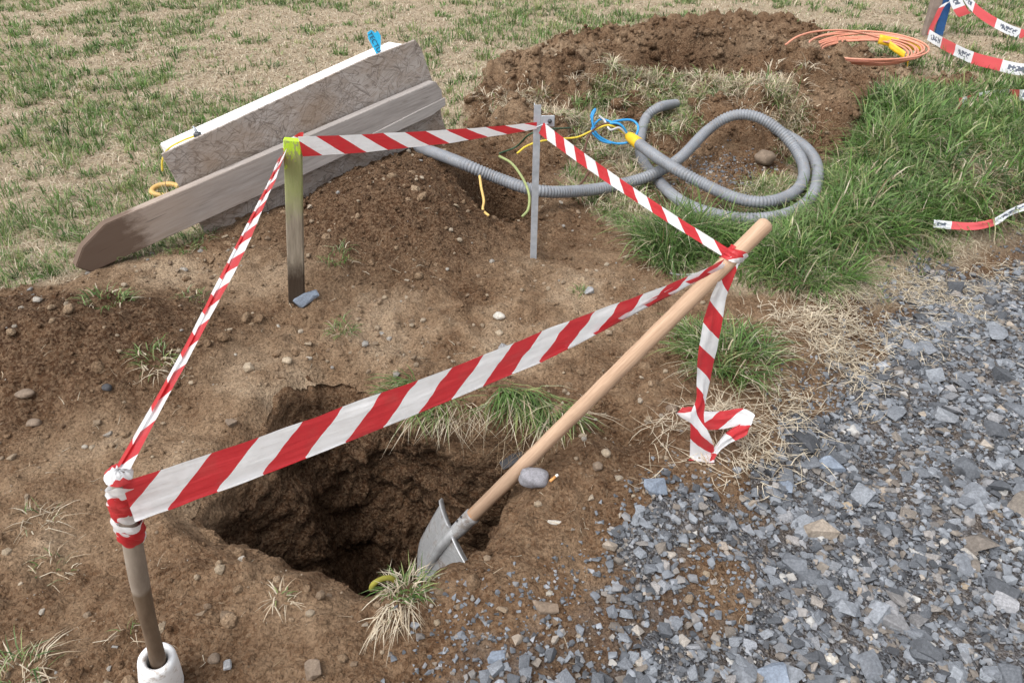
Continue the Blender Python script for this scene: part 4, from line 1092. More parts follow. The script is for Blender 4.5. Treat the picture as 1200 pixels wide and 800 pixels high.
# blue tag clipped on the panel
s0 = st(443, 62, o2 + 0.03)
tagp = on_panel(s0[0], foam_top1 + 0.0, o2 + 0.03)
tag = empty('blue_tag', tuple(tagp)); TM = axes_matrix(tagp, nrm(np.array([0.9, 0.1, 0.0])), nrm(np.cross(nrm(np.array([-0.3, 0.25, 1])), nrm(np.array([0.9, 0.1, 0.0])))), nrm(np.array([-0.3, 0.25, 1])))
tag.matrix_world = TM; tag.matrix_basis = TM
out = [(0.0, -0.02), (0.014, 0.02), (0.024, 0.06), (0.030, 0.09), (0.020, 0.115), (0.004, 0.108), (-0.012, 0.125), (-0.034, 0.115), (-0.036, 0.085), (-0.024, 0.05), (-0.012, 0.01)]
bm = bmesh.new(); a_ = [bm.verts.new((x_, 0, z_)) for x_, z_ in out]; b_ = [bm.verts.new((x_, 0.004, z_)) for x_, z_ in out]
bm.faces.new(a_); bm.faces.new(b_[::-1])
for k in range(len(out)): bm.faces.new((a_[k], b_[k], b_[(k + 1) % len(out)], a_[(k + 1) % len(out)]))
link('tag_body', bm_mesh('tag_body', bm), MAT['tag_blue'], tag)
fc = bpy.data.curves.new('lettering', 'FONT'); fc.body = 'TECTUR'; fc.size = 0.034; fc.extrude = 0.0006; fc.align_x = 'CENTER'; fc.align_y = 'CENTER'
fo = bpy.data.objects.new('tmp_text', fc); COL.objects.link(fo); dg = bpy.context.evaluated_depsgraph_get(); tm = bpy.data.meshes.new_from_object(fo.evaluated_get(dg)); bpy.data.objects.remove(fo)
lt = link('lettering', tm, MAT['ink'], tag); lt.rotation_euler = (math.radians(90), math.radians(72), 0); lt.location = (-0.006, -0.002, 0.055)
props(tag, 'bright blue plastic tag with dark letters stuck on the white panel', 'tag')
m_plain('yellow_cable', (0.66, 0.50, 0.05), 0.45); m_plain('green_cable', (0.28, 0.32, 0.13), 0.5); m_plain('blue_cable', (0.03, 0.27, 0.58), 0.4); m_plain('brown_cable', (0.10, 0.045, 0.028), 0.5)
m_plain('pale_cable', (0.50, 0.50, 0.52), 0.45); m_plain('darkgreen_cable', (0.035, 0.085, 0.045), 0.5); m_plain('amber', (0.58, 0.36, 0.12), 0.5); m_plain('amber_wire', (0.62, 0.42, 0.14), 0.5)
s1 = st(228, 152, o2 + 0.05)
cp = on_panel(s1[0], foam_top0 + (foam_top1 - foam_top0) * (s1[0] - w0[0]) / (w1[0] - w0[0]), o2 + 0.05)
clip = empty('cable_clip', tuple(cp))
bmx = box_bm(0.03, 0.03, 0.022, 0.004); link('clip_base', bm_mesh('clip_base', bmx), MAT['iron_dark'], clip)
link('clip_pin', tube_mesh('clip_pin', [(0, 0, 0.02), (-0.004, 0.0, 0.035), (-0.012, 0.004, 0.05)], [0.009, 0.007, 0.004], 8), MAT['galvanised'], clip)
props(clip, 'small dark cable clip with metal pin on white panel', 'clip')
e0 = on_panel(w0[0], foam_top0, o2 + 0.04)
yc = [cp + np.array([0.0, 0, 0.01]), cp * 0.5 + e0 * 0.5 + np.array([-0.01, 0, 0.012]), e0 + np.array([-0.015, 0, 0.004]), e0 + np.array([-0.045, -0.02, -0.04]), e0 + np.array([-0.055, -0.03, -0.09])]
props(link('yellow_wire', tube_mesh('yellow_wire', catmull(yc, 24), 0.0045, 8), MAT['yellow_cable']), 'thin yellow wire bent over the end of the white panel', 'wire')
rc = onG(196, 229)
ring = [rc + np.array([0.07 * math.cos(a_) , 0.05 * math.sin(a_), 0.03 + 0.01 * math.sin(a_)]) for a_ in np.linspace(0.4, 5.6, 24)]
props(link('amber_hose_loop', tube_mesh('amber_hose_loop', ring, 0.014, 10), MAT['amber']), 'short amber loop of pipe behind the long plank', 'pipe')

# ------------------------------------------------------------------ corrugated conduit
def m_conduit():
    t = NT('conduit'); n = t.noise(t.coord(), 9, 5, 0.65); f = t.noise(t.coord(), 70, 3, 0.7)
    c = t.ramp(n, [(0.3, (0.175, 0.185, 0.205)), (0.7, (0.25, 0.265, 0.29))])
    c = t.mix(t.math('MULTIPLY', t.ramp(f, [(0.54, 0.0), (0.70, 1.0)]), 0.5), c, (0.24, 0.185, 0.135))
    MAT['conduit'] = t.fin(c, 0.48, None, 0.4)
m_conduit()
def lay(px, py, r, extra=0.0):
    p = onG(px, py); return at_z(px, py, p[2] + r + extra)
def corrugated(name, pts, r, label, pitch=0.016):
    P = np.array([lay(a_, b_, r, e_) for a_, b_, e_ in pts])
    z = P[:, 2].copy(); P[1:-1, 2] = np.maximum(z[1:-1], 0.5 * z[1:-1] + 0.25 * (z[:-2] + z[2:]))
    C0 = catmull(P, 500); L = np.concatenate([[0], np.cumsum(np.linalg.norm(np.diff(C0, axis=0), axis=1))])
    n = int(L[-1] / (pitch / 4)); q = np.linspace(0, L[-1], n)
    C1 = np.stack([np.interp(q, L, C0[:, k]) for k in range(3)], 1)
    ker = np.ones(25) / 25
    for k in range(3): C1[12:-12, k] = np.convolve(C1[:, k], ker, 'valid')
    rad = r * (1 + 0.085 * np.sign(np.sin(q / pitch * 2 * math.pi)) * np.abs(np.sin(q / pitch * 2 * math.pi)) ** 0.6)
    return props(link(name, tube_mesh(name, C1, rad, 16), MAT['conduit']), label, 'conduit'), C1
CR = 0.0285
ca, CA = corrugated('corrugated_conduit', [(470, 168, 0.02), (500, 176, 0.02), (540, 191, 0.05), (580, 210, 0.10), (632, 224, 0.09), (690, 227, 0.03), (735, 216, 0.02), (768, 204, 0.04), (798, 185, 0.05), (828, 155, 0.03), (856, 136, 0.03), (884, 136, 0.04),
     (912, 152, 0.06), (934, 180, 0.05), (942, 205, 0.04), (932, 226, 0.04), (900, 237, 0.05), (862, 234, 0.06), (826, 218, 0.08), (795, 200, 0.12), (768, 183, 0.12), (744, 165, 0.10)], CR,
     'grey corrugated conduit from under the boards looping round to a yellow end')
cb, CB = corrugated('corrugated_conduit', [(792, 122, 0.0), (772, 126, 0.02), (757, 142, 0.03), (750, 165, 0.02), (752, 190, 0.0), (768, 212, -0.02), (798, 236, 0.02), (840, 252, 0.04), (888, 257, 0.05), (930, 248, 0.05), (954, 226, 0.05), (957, 200, 0.03), (947, 176, 0.01), (925, 160, -0.01), (905, 150, -0.03)], CR,
     'second grey corrugated conduit coiled beneath, its tip rising in the grass')
m_plain('yellow_tape', (0.72, 0.45, 0.02), 0.45, 0.4, 0, 0.08, 40)
tipd = nrm(CA[-1] - CA[-60])
me = tube_mesh('yellow_end_cap', [CA[-1] - tipd * 0.045, CA[-1] - tipd * 0.04, CA[-1] + tipd * 0.05, CA[-1] + tipd * 0.075], [0.0285, 0.032, 0.029, 0.023], 16)
link('yellow_end_cap', me, MAT['yellow_tape'], ca)
# pipe stub end half hidden in the tussock
def wirething(name, pts, r, mat, label, group=None, n=60):
    P = [lay(a_, b_, r, e_) for a_, b_, e_ in pts]
    return props(link(name, tube_mesh(name, catmull(P, n), r, 8), MAT[mat]), label, 'wire', group)
tip = CA[-1] + tipd * 0.07
ty = tip[1]
def bw(name, pts, r, mat, label, group=None):
    P = [tip] + [at_y(a_, b_, ty + dy) for a_, b_, dy in pts]
    return props(link(name, tube_mesh(name, catmull(P, 70), r, 8), MAT[mat]), label, 'wire', group)
bw('blue_wire', [(727, 146, 0), (712, 145, 0.03), (698, 150, 0.05), (693, 136, 0.06), (698, 128, 0.08), (694, 140, 0.05), (700, 158, 0.02), (720, 168, 0.0), (740, 165, -0.01), (748, 150, 0.04), (740, 141, 0.08), (722, 142, 0.06), (708, 147, 0.03)], 0.0065, 'blue_cable', 'bright blue wire curling widest out of the yellow conduit end')
bw('blue_wire', [(729, 148, 0.02), (716, 143, 0.06), (704, 140, 0.08), (696, 147, 0.05), (694, 155, 0.03), (705, 165, 0.01), (716, 168, 0.0)], 0.006, 'blue_cable', 'shorter blue wire curled inside the wider blue one')
bw('pale_wire', [(726, 150, 0.0), (715, 152, 0.0), (708, 141, 0.06), (702, 136, 0.08)], 0.006, 'pale_cable', 'pale grey wire among the blue wires at conduit end')
bw('brown_wire', [(722, 146, 0.02), (706, 146, 0.02), (692, 156, -0.02), (686, 172, -0.08), (684, 190, -0.18), (690, 200, -0.22), (682, 214, -0.30), (672, 222, -0.34)], 0.0055, 'brown_cable', 'brown wire dropping from the conduit end across dry grass')
bw('yellow_wire', [(715, 147, 0.02), (695, 153, 0.0), (676, 161, -0.03), (652, 163, -0.06), (632, 166, -0.10), (616, 172, -0.14), (606, 180, -0.18)], 0.0055, 'yellow_cable', 'bright yellow wire passing behind the metal stake to blue wires')
wirething('green_wire', [(668, 150, 0.05), (640, 152, 0.08), (620, 158, 0.08), (605, 172, 0.03), (585, 180, 0.0)], 0.005, 'darkgreen_cable', 'dark green wire behind the metal stake')
PG = [at_y(585, 183, 3.55), at_y(600, 192, 3.48), at_y(613, 210, 3.38), at_y(620, 228, 3.28), at_y(619, 245, 3.20), at_y(612, 254, 3.16)]
props(link('olive_wire', tube_mesh('olive_wire', catmull(PG, 50), 0.0065, 8), MAT['green_cable']), 'pale olive wire arching over conduit into the small pit', 'wire')
PY = [at_y(562, 206, 3.42), at_y(564, 220, 3.36), at_y(567, 235, 3.30), at_y(566, 246, 3.26), at_y(573, 253, 3.22)]
props(link('amber_wire', tube_mesh('amber_wire', catmull(PY, 40), 0.0065, 8), MAT['amber_wire']), 'short amber wire hanging below conduit on the soil heap side', 'wire')
wirething('rope_end', [(785, 320, 0.0), (800, 322, 0.0), (818, 320, 0.01), (830, 315, 0.015), (842, 312, 0.01)], 0.004, 'pale_cable', 'white rope end lying on soil under the shovel handle')
# pink cable coil with yellow straps
m_plain('pink_cable', (0.62, 0.27, 0.18), 0.45, 0.4, 0, 0.1, 20)
coil = empty('cable_coil', tuple(at_z(1010, 58, 0.12)))
cz = 0.0
cx, cy = float(coil.location[0]), float(coil.location[1]) - 0.05
zr = [max(h1(cx + 0.5 * math.cos(a_), cy + 0.4 * math.sin(a_)) for a_ in np.linspace(0, 6.28, 24))][0]
inv = Matrix.Translation(-Vector(coil.location))
for k in range(8):
    r1, r2 = 0.32 + 0.018 * k + 0.02 * rng.random(), 0.25 + 0.012 * k + 0.02 * rng.random()
    ph = rng.random() * 6
    P = [(cx + 0.015 * (k % 3) + r1 * math.cos(a_), cy + r2 * math.sin(a_), cz + 0.11 + 0.007 * k + 0.03 * math.sin(a_ + 0.5) + 0.008 * math.sin(2 * a_ + ph)) for a_ in np.linspace(0, 2 * math.pi, 60)]
    o = link('cable_turn', tube_mesh('cable_turn', P, 0.0075, 7, False), MAT['pink_cable'], coil); o.matrix_parent_inverse = inv
P = [at_y(920, 53, cy - 0.15), at_y(935, 43, cy - 0.1), at_y(958, 37, cy), at_y(990, 36, cy + 0.1), at_y(1022, 42, cy + 0.2), at_y(1045, 50, cy + 0.2)]
o = link('cable_lead', tube_mesh('cable_lead', catmull(P, 40), 0.008, 7), MAT['pink_cable'], coil); o.matrix_parent_inverse = inv
for pts, wd in (([(1030, 46, 0.2), (1048, 50, 0.18), (1065, 53, 0.16), (1080, 55, 0.12)], 0.07), ([(1042, 52, 0.05), (1050, 58, 0.0), (1060, 65, -0.08)], 0.05), ([(1062, 66, -0.1), (1064, 72, -0.14), (1062, 80, -0.2)], 0.035), ([(1052, 88, -0.3), (1056, 92, -0.32), (1058, 96, -0.34)], 0.05)):
    P = catmull([at_y(a_, b_, cy + e_) for a_, b_, e_ in pts], 14)
    rows = [[(p_ + np.array([0.1, 0.2, 1]) * wd * v_, i * 0.02, v_) for v_ in (-0.5, -0.17, 0.17, 0.5)] for i, p_ in enumerate(P)]
    o = strip('yellow_strap', rows, 'yellow_tape', 0.012, 3); o.parent = coil; o.matrix_parent_inverse = inv
    sm_ = o.modifiers.new('thick', 'SOLIDIFY'); sm_.thickness = 0.003
props(coil, 'coil of salmon pink cable bound with yellow straps', 'cable coil')

# ------------------------------------------------------------------ far blue post and its printed tapes
m_plain('blue_paint', (0.02, 0.085, 0.24), 0.5, 0.4, 0, 0.2, 20); m_plain('post_grey', (0.25, 0.20, 0.17), 0.8, 0.2, 0, 0.25, 14)
fb = onG(1093, 42); ft = at_y(1112, -30, fb[1] + 0.05); fd = nrm(ft - fb)
fp_ = empty('far_post', tuple(fb)); FM = zframe(fb - fd * 0.08, fd); fp_.matrix_world = FM; fp_.matrix_basis = FM
fl_ = np.linalg.norm(ft - fb) + 0.3
o = link('wooden_batten', bm_mesh('wooden_batten', box_bm(0.09, 0.06, fl_, 0.004)), MAT['post_grey'], fp_); o.location = (-0.05, 0, 0)
o = link('blue_batten', bm_mesh('blue_batten', box_bm(0.08, 0.06, fl_, 0.004)), MAT['blue_paint'], fp_); o.location = (0.038, 0.0, 0)
props(fp_, 'grey wooden and blue post holding printed tape beyond cable coil', 'post')
def printed(name, pts, label, w=0.085, u0=0.0, dirv=(0, 0.12, 1), wr=0.008, ground_h=None):
    C = [at_y(a_, b_, y_) if ground_h is None else lay(a_, b_, ground_h) for a_, b_, y_ in pts]
    return props(ribbon(name, C, [np.array(nrm(dirv)) * w] * len(C), 60, 5, u0, 1, 'printed_tape', wr, None, 4), label, 'barrier tape')
FY = fb[1]
printed('printed_tape', [(1088, 41, FY - 0.03), (1098, 47, FY - 0.05), (1112, 55, FY - 0.1), (1140, 68, FY - 0.3), (1170, 76, FY - 0.5), (1200, 82, FY - 0.7), (1260, 84, FY - 1.0)], 'printed tape sagging from foot of blue post over the grass', 0.085, 0.26, ground_h=0.07)
printed('printed_tape', [(1122, -22, FY), (1134, 0, FY), (1152, 18, FY - 0.05), (1185, 36, FY - 0.1), (1215, 43, FY - 0.1), (1260, 44, FY - 0.1)], 'printed tape hanging in a curve from top of blue post', 0.08, 0.20)
printed('tape_scrap', [(1118, -8, FY - 0.06), (1121, 3, FY - 0.07), (1127, 14, FY - 0.08), (1131, 18, FY - 0.08)], 'short torn tape flap hanging beside the blue post', 0.10, 0.36, (0.9, 0, 0.35), 0.0)
printed('tape_band', [(1090, 40, FY - 0.05), (1092, 32, FY - 0.05), (1097, 22, FY - 0.05), (1104, 8, FY - 0.05), (1112, 2, FY - 0.05)], 'red tape wound along the blue post', 0.05, 0.02, (0.9, 0, 0.3), 0.01)
gA = onG(1160, 114); 
printed('tape_scrap', [(1124, 122, gA[1] - 0.2), (1138, 118, gA[1] - 0.05), (1158, 113, gA[1] + 0.02), (1180, 111, gA[1] + 0.04), (1200, 112, gA[1] + 0.02), (1230, 110, gA[1])], 'printed tape lying on top of the tall green grass', 0.07, 0.12, (0, 0.5, 0.9), 0.016, ground_h=0.14)
gB = onG(1140, 264)
printed('tape_scrap', [(1094, 262, gB[1]), (1115, 264, gB[1] - 0.03), (1142, 265, gB[1] - 0.03), (1165, 260, gB[1] - 0.02), (1182, 250, gB[1] + 0.05), (1202, 242, gB[1] + 0.10), (1240, 232, gB[1] + 0.2)], 'printed tape lying along the foot of the grassy bank', 0.036, 0.40, (0, 0.5, 0.9), 0.016, ground_h=0.05)

# ------------------------------------------------------------------ small litter
cg = onG(648, 563, 0.006)
but = empty('cigarette_butt', tuple(cg))
m_plain('cork', (0.62, 0.30, 0.10), 0.7); m_plain('paper_white', (0.8, 0.78, 0.74), 0.8); m_plain('mossy_yellow', (0.27, 0.25, 0.045), 0.8, 0.2, 0, 0.3, 30, 0.4)
dv = nrm(np.array([0.7, 0.55, 0.25]))
link('filter', tube_mesh('filter', [-dv * 0.012, dv * 0.010], 0.0042, 10), MAT['cork'], but); link('paper', tube_mesh('paper', [dv * 0.0102, dv * 0.019], 0.0041, 10), MAT['paper_white'], but)
props(but, 'orange cigarette butt beside the rounded grey stone', 'cigarette')
yy = onG(452, 690)
arc = [yy + np.array([0.028 * math.cos(a_) - 0.008, 0.012 * math.cos(a_) + 0.01, 0.026 * math.sin(a_) + 0.0]) for a_ in np.linspace(0.0, 3.14, 18)]
props(link('yellow_pipe_piece', tube_mesh('yellow_pipe_piece', arc, 0.007, 10), MAT['mossy_yellow']), 'mossy yellow bent pipe piece behind the straw tuft at hole rim', 'pipe')

# ------------------------------------------------------------------ grass
def blades(P, L, az, lean, w, col, tipcol=None, twist=0.5):
    n = len(P); ts = np.array([0.0, 0.38, 0.74, 1.0])
    d = np.stack([np.cos(az), np.sin(az), np.zeros(n)], 1); sidev = np.stack([-np.sin(az + twist * rng.normal(size=n)), np.cos(az), np.zeros(n)], 1)
    V = np.zeros((n, 7, 3)); A = np.zeros((n, 7, 3))
    if tipcol is None: tipcol = col
    for k, t_ in enumerate(ts):
        c_ = P + d * (L * lean * 0.62 * t_ ** 1.6)[:, None]
        c_[:, 2] += L * (t_ - 0.55 * lean * t_ ** 2)
        ww = (w * (1.0, 0.9, 0.6, 0)[k])[:, None] * 0.5
        cc = col * (1 - t_ ** 2) + tipcol * t_ ** 2
        if k < 3: V[:, 2 * k] = c_ - sidev * ww; V[:, 2 * k + 1] = c_ + sidev * ww; A[:, 2 * k] = cc; A[:, 2 * k + 1] = cc
        else: V[:, 6] = c_; A[:, 6] = cc
    b = (np.arange(n) * 7)[:, None]
    Q = np.concatenate([b + np.array([[0, 1, 3, 2]]), b + np.array([[2, 3, 5, 4]])]); T = b + np.array([[4, 5, 6]])
    return V.reshape(-1, 3), Q, T, A.reshape(-1, 3)
def grass_mesh(name, parts):
    Vs, Qs, Ts, As, off = [], [], [], [], 0
    for V, Q, T, A in parts:
        Vs.append(V); Qs.append(Q + off); Ts.append(T + off); As.append(A); off += len(V)
    return np_mesh(name, np.vstack(Vs), [np.vstack(Qs), np.vstack(Ts)], True, {'tint': np.vstack(As)})
G_LUSH, G_MID, G_YEL, G_DARK = np.array([0.105, 0.200, 0.045]), np.array([0.165, 0.25, 0.085]), np.array([0.28, 0.325, 0.125]), np.array([0.058, 0.115, 0.032])
STRAW, STRAW2, STRAW3 = np.array([0.64, 0.56, 0.43]), np.array([0.49, 0.40, 0.285]), np.array([0.24, 0.165, 0.095])
def pick(n, pal, wts):
    pal = np.array(pal); k = rng.choice(len(pal), n, p=np.array(wts) / sum(wts))
    return pal[k] * (0.75 + 0.5 * rng.random((n, 1)))

# meadow
def patch(x, y): return 0.9 * fbm(x * 0.9, y * 0.9, 2, 6) + 1.1 * fbm(x * 2.6, y * 2.6, 2, 13) + 0.7 * fbm(x * 8, y * 8, 2, 10)
def p_lawn(x, y):
    so, g, d, f, s1, s2 = zones(x, y)
    return (1 - so) * np.clip(3.2 / np.maximum(y, 2.0), 0.12, 1.0) ** 1.4
x, y = scatter(1300000, -8.5, 9.5, 2.3, 12.5, p_lawn)
bank_in = poly_sd(x, y, BANK) > 0.05; x, y = x[~bank_in], y[~bank_in]
pt = patch(x, y)
gprob = sstep(-0.20, 0.04, pt)
lushband = sstep(1.0, 0.3, np.abs(x - (-0.15)) + 0.6 * np.abs(y - 4.6)) + blob(x, y, at_z(620, 45)[:2], 0.5, 0.5)
gprob = np.clip(gprob + 0.5 * lushband, 0, 1)
u = rng.random(len(x))
isg = (u < 0.66 * gprob ** 1.2 + 0.09) ; iss = (~isg) & (rng.random(len(x)) < 0.55 - 0.25 * gprob)
far = np.clip(y / 3.2, 0.9, 2.0)
def sub(m, hl, hh, l0, l1, w0, w1, pal, wts, tip, extra=None):
    xs, ys = x[m], y[m]; n = len(xs)
    P = np.stack([xs, ys, H(xs, ys) - 0.004], 1)
    L = hl + (hh - hl) * rng.random(n) ** 1.4
    if extra is not None: L = L * extra[m]
    return blades(P, L, rng.random(n) * 6.283, l0 + (l1 - l0) * rng.random(n), (w0 + (w1 - w0) * rng.random(n)) * far[m], pick(n, pal, wts), tip)
thin = isg & (rng.random(len(x)) < 0.40)
lg = sub(thin, 0.03, 0.085, 0.3, 1.5, 0.0026, 0.0045, [G_LUSH, G_MID, G_YEL, G_DARK], [3, 5, 3, 1], None, 0.75 + 0.4 * gprob + 0.35 * lushband)
cc = np.where(isg & ~thin)[0]; cc = cc[rng.random(len(cc)) < 1 / 10.0]            # tuft centres, 14 blades each
K = 14; nb_ = len(cc) * K; a0 = rng.random(nb_) * 6.283; r0 = np.repeat(0.012 + 0.035 * rng.random(len(cc)), K) * np.sqrt(rng.random(nb_)) * np.repeat(far[cc] ** 0.5, K)
bx, by = np.repeat(x[cc], K) + r0 * np.cos(a0), np.repeat(y[cc], K) + r0 * np.sin(a0)
ch = np.repeat(0.055 + 0.065 * rng.random(len(cc)) ** 1.5, K) * (0.5 + 0.6 * rng.random(nb_)) * np.repeat(0.75 + 0.4 * gprob[cc] + 0.35 * lushband[cc], K)
ccol = np.repeat(pick(len(cc), [G_LUSH, G_MID, G_YEL, G_DARK], [4, 5, 2, 2]), K, axis=0) * (0.75 + 0.5 * rng.random((nb_, 1)))
dead = rng.random(nb_) < 0.20; ccol[dead] = pick(int(dead.sum()), [STRAW, STRAW2], [1, 1])
lc = blades(np.stack([bx, by, H(bx, by) - 0.004], 1), ch, a0 + rng.normal(0, 0.5, nb_), 0.25 + 1.2 * rng.random(nb_), (0.0028 + 0.0024 * rng.random(nb_)) * np.repeat(far[cc], K), ccol, None)
ls = sub(iss, 0.03, 0.085, 1.0, 1.75, 0.0022, 0.0042, [STRAW, STRAW2, STRAW3], [4, 4, 2], None)
props(link('meadow_grass', grass_mesh('meadow_grass', [lg, lc, ls]), MAT['grass']), 'patchy green and straw-coloured meadow grass behind the boards', 'grass', kind='stuff')

# clumps: each a fan of blades of one plant
def clumps(cx, cy, K, h, rad, lean, w, col, dead=0.1, dtip=0.15):
    n = len(cx) * K; a0 = rng.random(n) * 6.283; r0 = np.repeat(rad * (0.5 + rng.random(len(cx))), K) * np.sqrt(rng.random(n))
    bx, by = np.repeat(cx, K) + r0 * np.cos(a0), np.repeat(cy, K) + r0 * np.sin(a0)
    L = np.repeat(h, K) * (0.4 + 0.7 * rng.random(n)); az = a0 + rng.normal(0, 0.45, n) + np.repeat(rng.normal(0, 0.2, len(cx)), K)
    c_ = np.repeat(col, K, axis=0) * (0.7 + 0.6 * rng.random((n, 1)))
    dm = rng.random(n) < dead; c_[dm] = pick(int(dm.sum()), [STRAW, STRAW2, STRAW3], [3, 3, 2])
    ln = lean[0] + (lean[1] - lean[0]) * rng.random(n) ** 0.8
    tip = np.where((rng.random(n) < dtip)[:, None], STRAW2, c_ * 1.1)
    fw = np.clip(by / 3.2, 0.9, 1.5)
    return blades(np.stack([bx, by, H(bx, by) - 0.006], 1), L, az, ln, (w[0] + (w[1] - w[0]) * rng.random(n)) * fw, c_, tip)
# lush grass on the bank
x, y = scatter(24000, 0.2, 5.2, 2.0, 7.5, lambda x, y: sstep(-0.06, 0.06, poly_sd(x, y, BANK) + 0.12 * fbm(x * 4, y * 4, 2, 3)))
brown = blob(x, y, at_z(1135, 222)[:2], 0.30, 0.38) + 0.15 * np.clip(fbm(x * 4, y * 4, 2, 14), 0, 1)
ms = rng.random(len(x)) < np.clip(0.07 + 0.8 * brown, 0, 0.9)
hb = (0.18 + 0.20 * rng.random(len(x)) ** 1.3) * (0.8 + 0.7 * fbm(x * 2.5, y * 2.5, 2, 4))
cb_ = pick(len(x), [G_LUSH, G_MID * 0.9, G_YEL * 0.9, G_DARK], [5, 5, 2, 3])
g1_ = clumps(x[~ms], y[~ms], 18, hb[~ms], 0.03, (0.35, 1.7), (0.0035, 0.0085), cb_[~ms] * 1.08, 0.05, 0.10)
g2_ = clumps(x[ms], y[ms], 14, hb[ms] * 0.8, 0.03, (0.9, 1.95), (0.0025, 0.005), pick(int(ms.sum()), [STRAW, STRAW2, STRAW3], [3, 4, 4]), 0.1)
# dead grass hanging over the bank's edge
ed = np.array([at_z(a_, b_)[:2] for a_, b_ in ((940, 335), (965, 322), (985, 310), (1010, 296), (1035, 284), (1075, 270), (1105, 262), (1140, 255), (1165, 250), (955, 330), (1000, 300))])
k_ = rng.integers(0, len(ed), 90); ex_, ey_ = ed[k_, 0] + rng.normal(0, 0.05, 90), ed[k_, 1] + rng.normal(0, 0.04, 90)
g3_ = clumps(ex_, ey_, 16, np.full(90, 0.13), 0.03, (1.1, 2.0), (0.0022, 0.0045), pick(90, [STRAW, STRAW2, STRAW3], [2, 4, 4]), 0.1)
props(link('bank_grass', grass_mesh('bank_grass', [g1_, g2_, g3_]), MAT['grass']), 'lush tall green grass on the bank above the gravel', 'grass', kind='stuff')

# tussocks of mixed dry and green grass round the conduit coil
def along_px(pts, n, sp):
    P = catmull([at_z(a_, b_, z_) for a_, b_, z_ in pts], n)
    return P[:, 0] + rng.normal(0, sp, n), P[:, 1] + rng.normal(0, sp, n)
parts_ = []
for pts, n, sp, hh, dryp in (([(790, 112, 0.05), (830, 118, 0.12), (870, 128, 0.14), (905, 148, 0.1), (925, 172, 0.05)], 150, 0.08, 0.13, 0.7),
                             ([(770, 120, 0.02), (790, 130, 0.05), (820, 135, 0.1)], 70, 0.09, 0.15, 0.35),
                             ([(690, 150, 0.02), (710, 175, 0.0), (735, 190, 0.0), (745, 215, 0.0)], 110, 0.09, 0.12, 0.6),
                             ([(700, 225, 0.0), (740, 245, 0.0), (775, 262, 0.0), (830, 272, 0.0)], 110, 0.07, 0.12, 0.45),
                             ([(690, 135, 0.02), (730, 122, 0.02), (770, 112, 0.02)], 70, 0.08, 0.13, 0.4),
                             ([(585, 135, 0.05), (610, 118, 0.1), (640, 128, 0.1), (650, 145, 0.08)], 85, 0.06, 0.10, 0.85),
                             ([(780, 175, 0.0), (800, 160, 0.02), (790, 150, 0.0)], 40, 0.05, 0.12, 0.3),
                             ([(690, 160, 0.0), (672, 150, 0.0), (655, 165, 0.0)], 35, 0.05, 0.10, 0.6),
                             ([(895, 215, 0.0), (915, 235, 0.0), (880, 245, 0.0)], 45, 0.06, 0.13, 0.2)):
    n = int(n * 1.5); cx_, cy_ = along_px(pts, n, sp); dm = rng.random(n) < dryp
    col = np.where(dm[:, None], pick(n, [STRAW, STRAW2, STRAW3], [4, 4, 2]), pick(n, [G_LUSH, G_MID, G_YEL], [3, 4, 3]))
    parts_.append(clumps(cx_, cy_, 22, hh * (0.7 + 0.6 * rng.random(n)), 0.03, (0.5, 1.9), (0.0022, 0.0048), col, 0.2))
props(link('tussock_grass', grass_mesh('tussock_grass', parts_), MAT['grass']), 'mixed dry and green tussock grass under the conduit loops', 'grass', kind='stuff')

# straw strewn along the gravel edge, and fine litter on the soil
EDGE = [at_z(a_, b_, -0.05)[:2] for a_, b_ in ((1130, 305), (1060, 335), (1010, 365), (965, 400), (935, 430), (905, 480), (870, 515), (800, 545), (990, 345), (1080, 310), (955, 425))]
def p_edge(x, y):
    v = 0
    for c_, r_ in zip(EDGE, (0.22, 0.28, 0.24, 0.2, 0.18, 0.13, 0.14, 0.12, 0.2, 0.2, 0.15)): v = np.maximum(v, blob(x, y, c_, r_, r_ * 0.8))
    return v * np.clip(0.3 + 3 * fbm(x * 6, y * 6, 2, 6), 0.05, 1)
x, y = scatter(95000, 0.3, 3.2, 1.3, 4.2, p_edge); far = np.ones(len(x))
n = len(x); P = np.stack([x, y, H(x, y) + 0.008 + 0.02 * rng.random(n)], 1)
def litter(P, lo, hi, w, pal, wts):
    n = len(P); az = rng.random(n) * 6.283; L = lo + (hi - lo) * rng.random(n)
    V, Q, T, A = blades(P, L * 0.0 + 1e-4, az, np.ones(n), w * (0.7 + 0.6 * rng.random(n)), pick(n, pal, wts))
    V = V.reshape(n, 7, 3); d = np.stack([np.cos(az), np.sin(az)], 1); bend = rng.normal(0, 0.35, n)
    for k, t_ in enumerate((0, 0, 0.38, 0.38, 0.74, 0.74, 1.0)):
        V[:, k, :2] += d * (L * t_)[:, None] + np.stack([-d[:, 1], d[:, 0]], 1) * (L * bend * t_ * t_)[:, None]
    V = V.reshape(-1, 3); hz = H(V[:, 0], V[:, 1]); V[:, 2] = np.maximum(hz + 0.003, np.repeat(P[:, 2], 7))
    return V, Q, T, A
props(link('dry_straw', grass_mesh('dry_straw', [litter(P, 0.03, 0.12, 0.0026, [STRAW, STRAW2, STRAW * 1.15], [4, 2, 2])]), MAT['grass']), 'pale dry straw strewn along the gravel edge', 'straw', kind='stuff')
def p_lit(x, y):
    so, g, d, f, s1, s2 = zones(x, y)
    return so * (1 - 0.75 * d) * (0.25 + np.clip(2.5 * fbm(x * 1.8, y * 1.8, 2, 15), 0, 1)) * off_hole(x, y)
x, y = scatter(9000, -3, 3, 0.6, 7, p_lit); n = len(x); P = np.stack([x, y, H(x, y) + 0.002], 1)
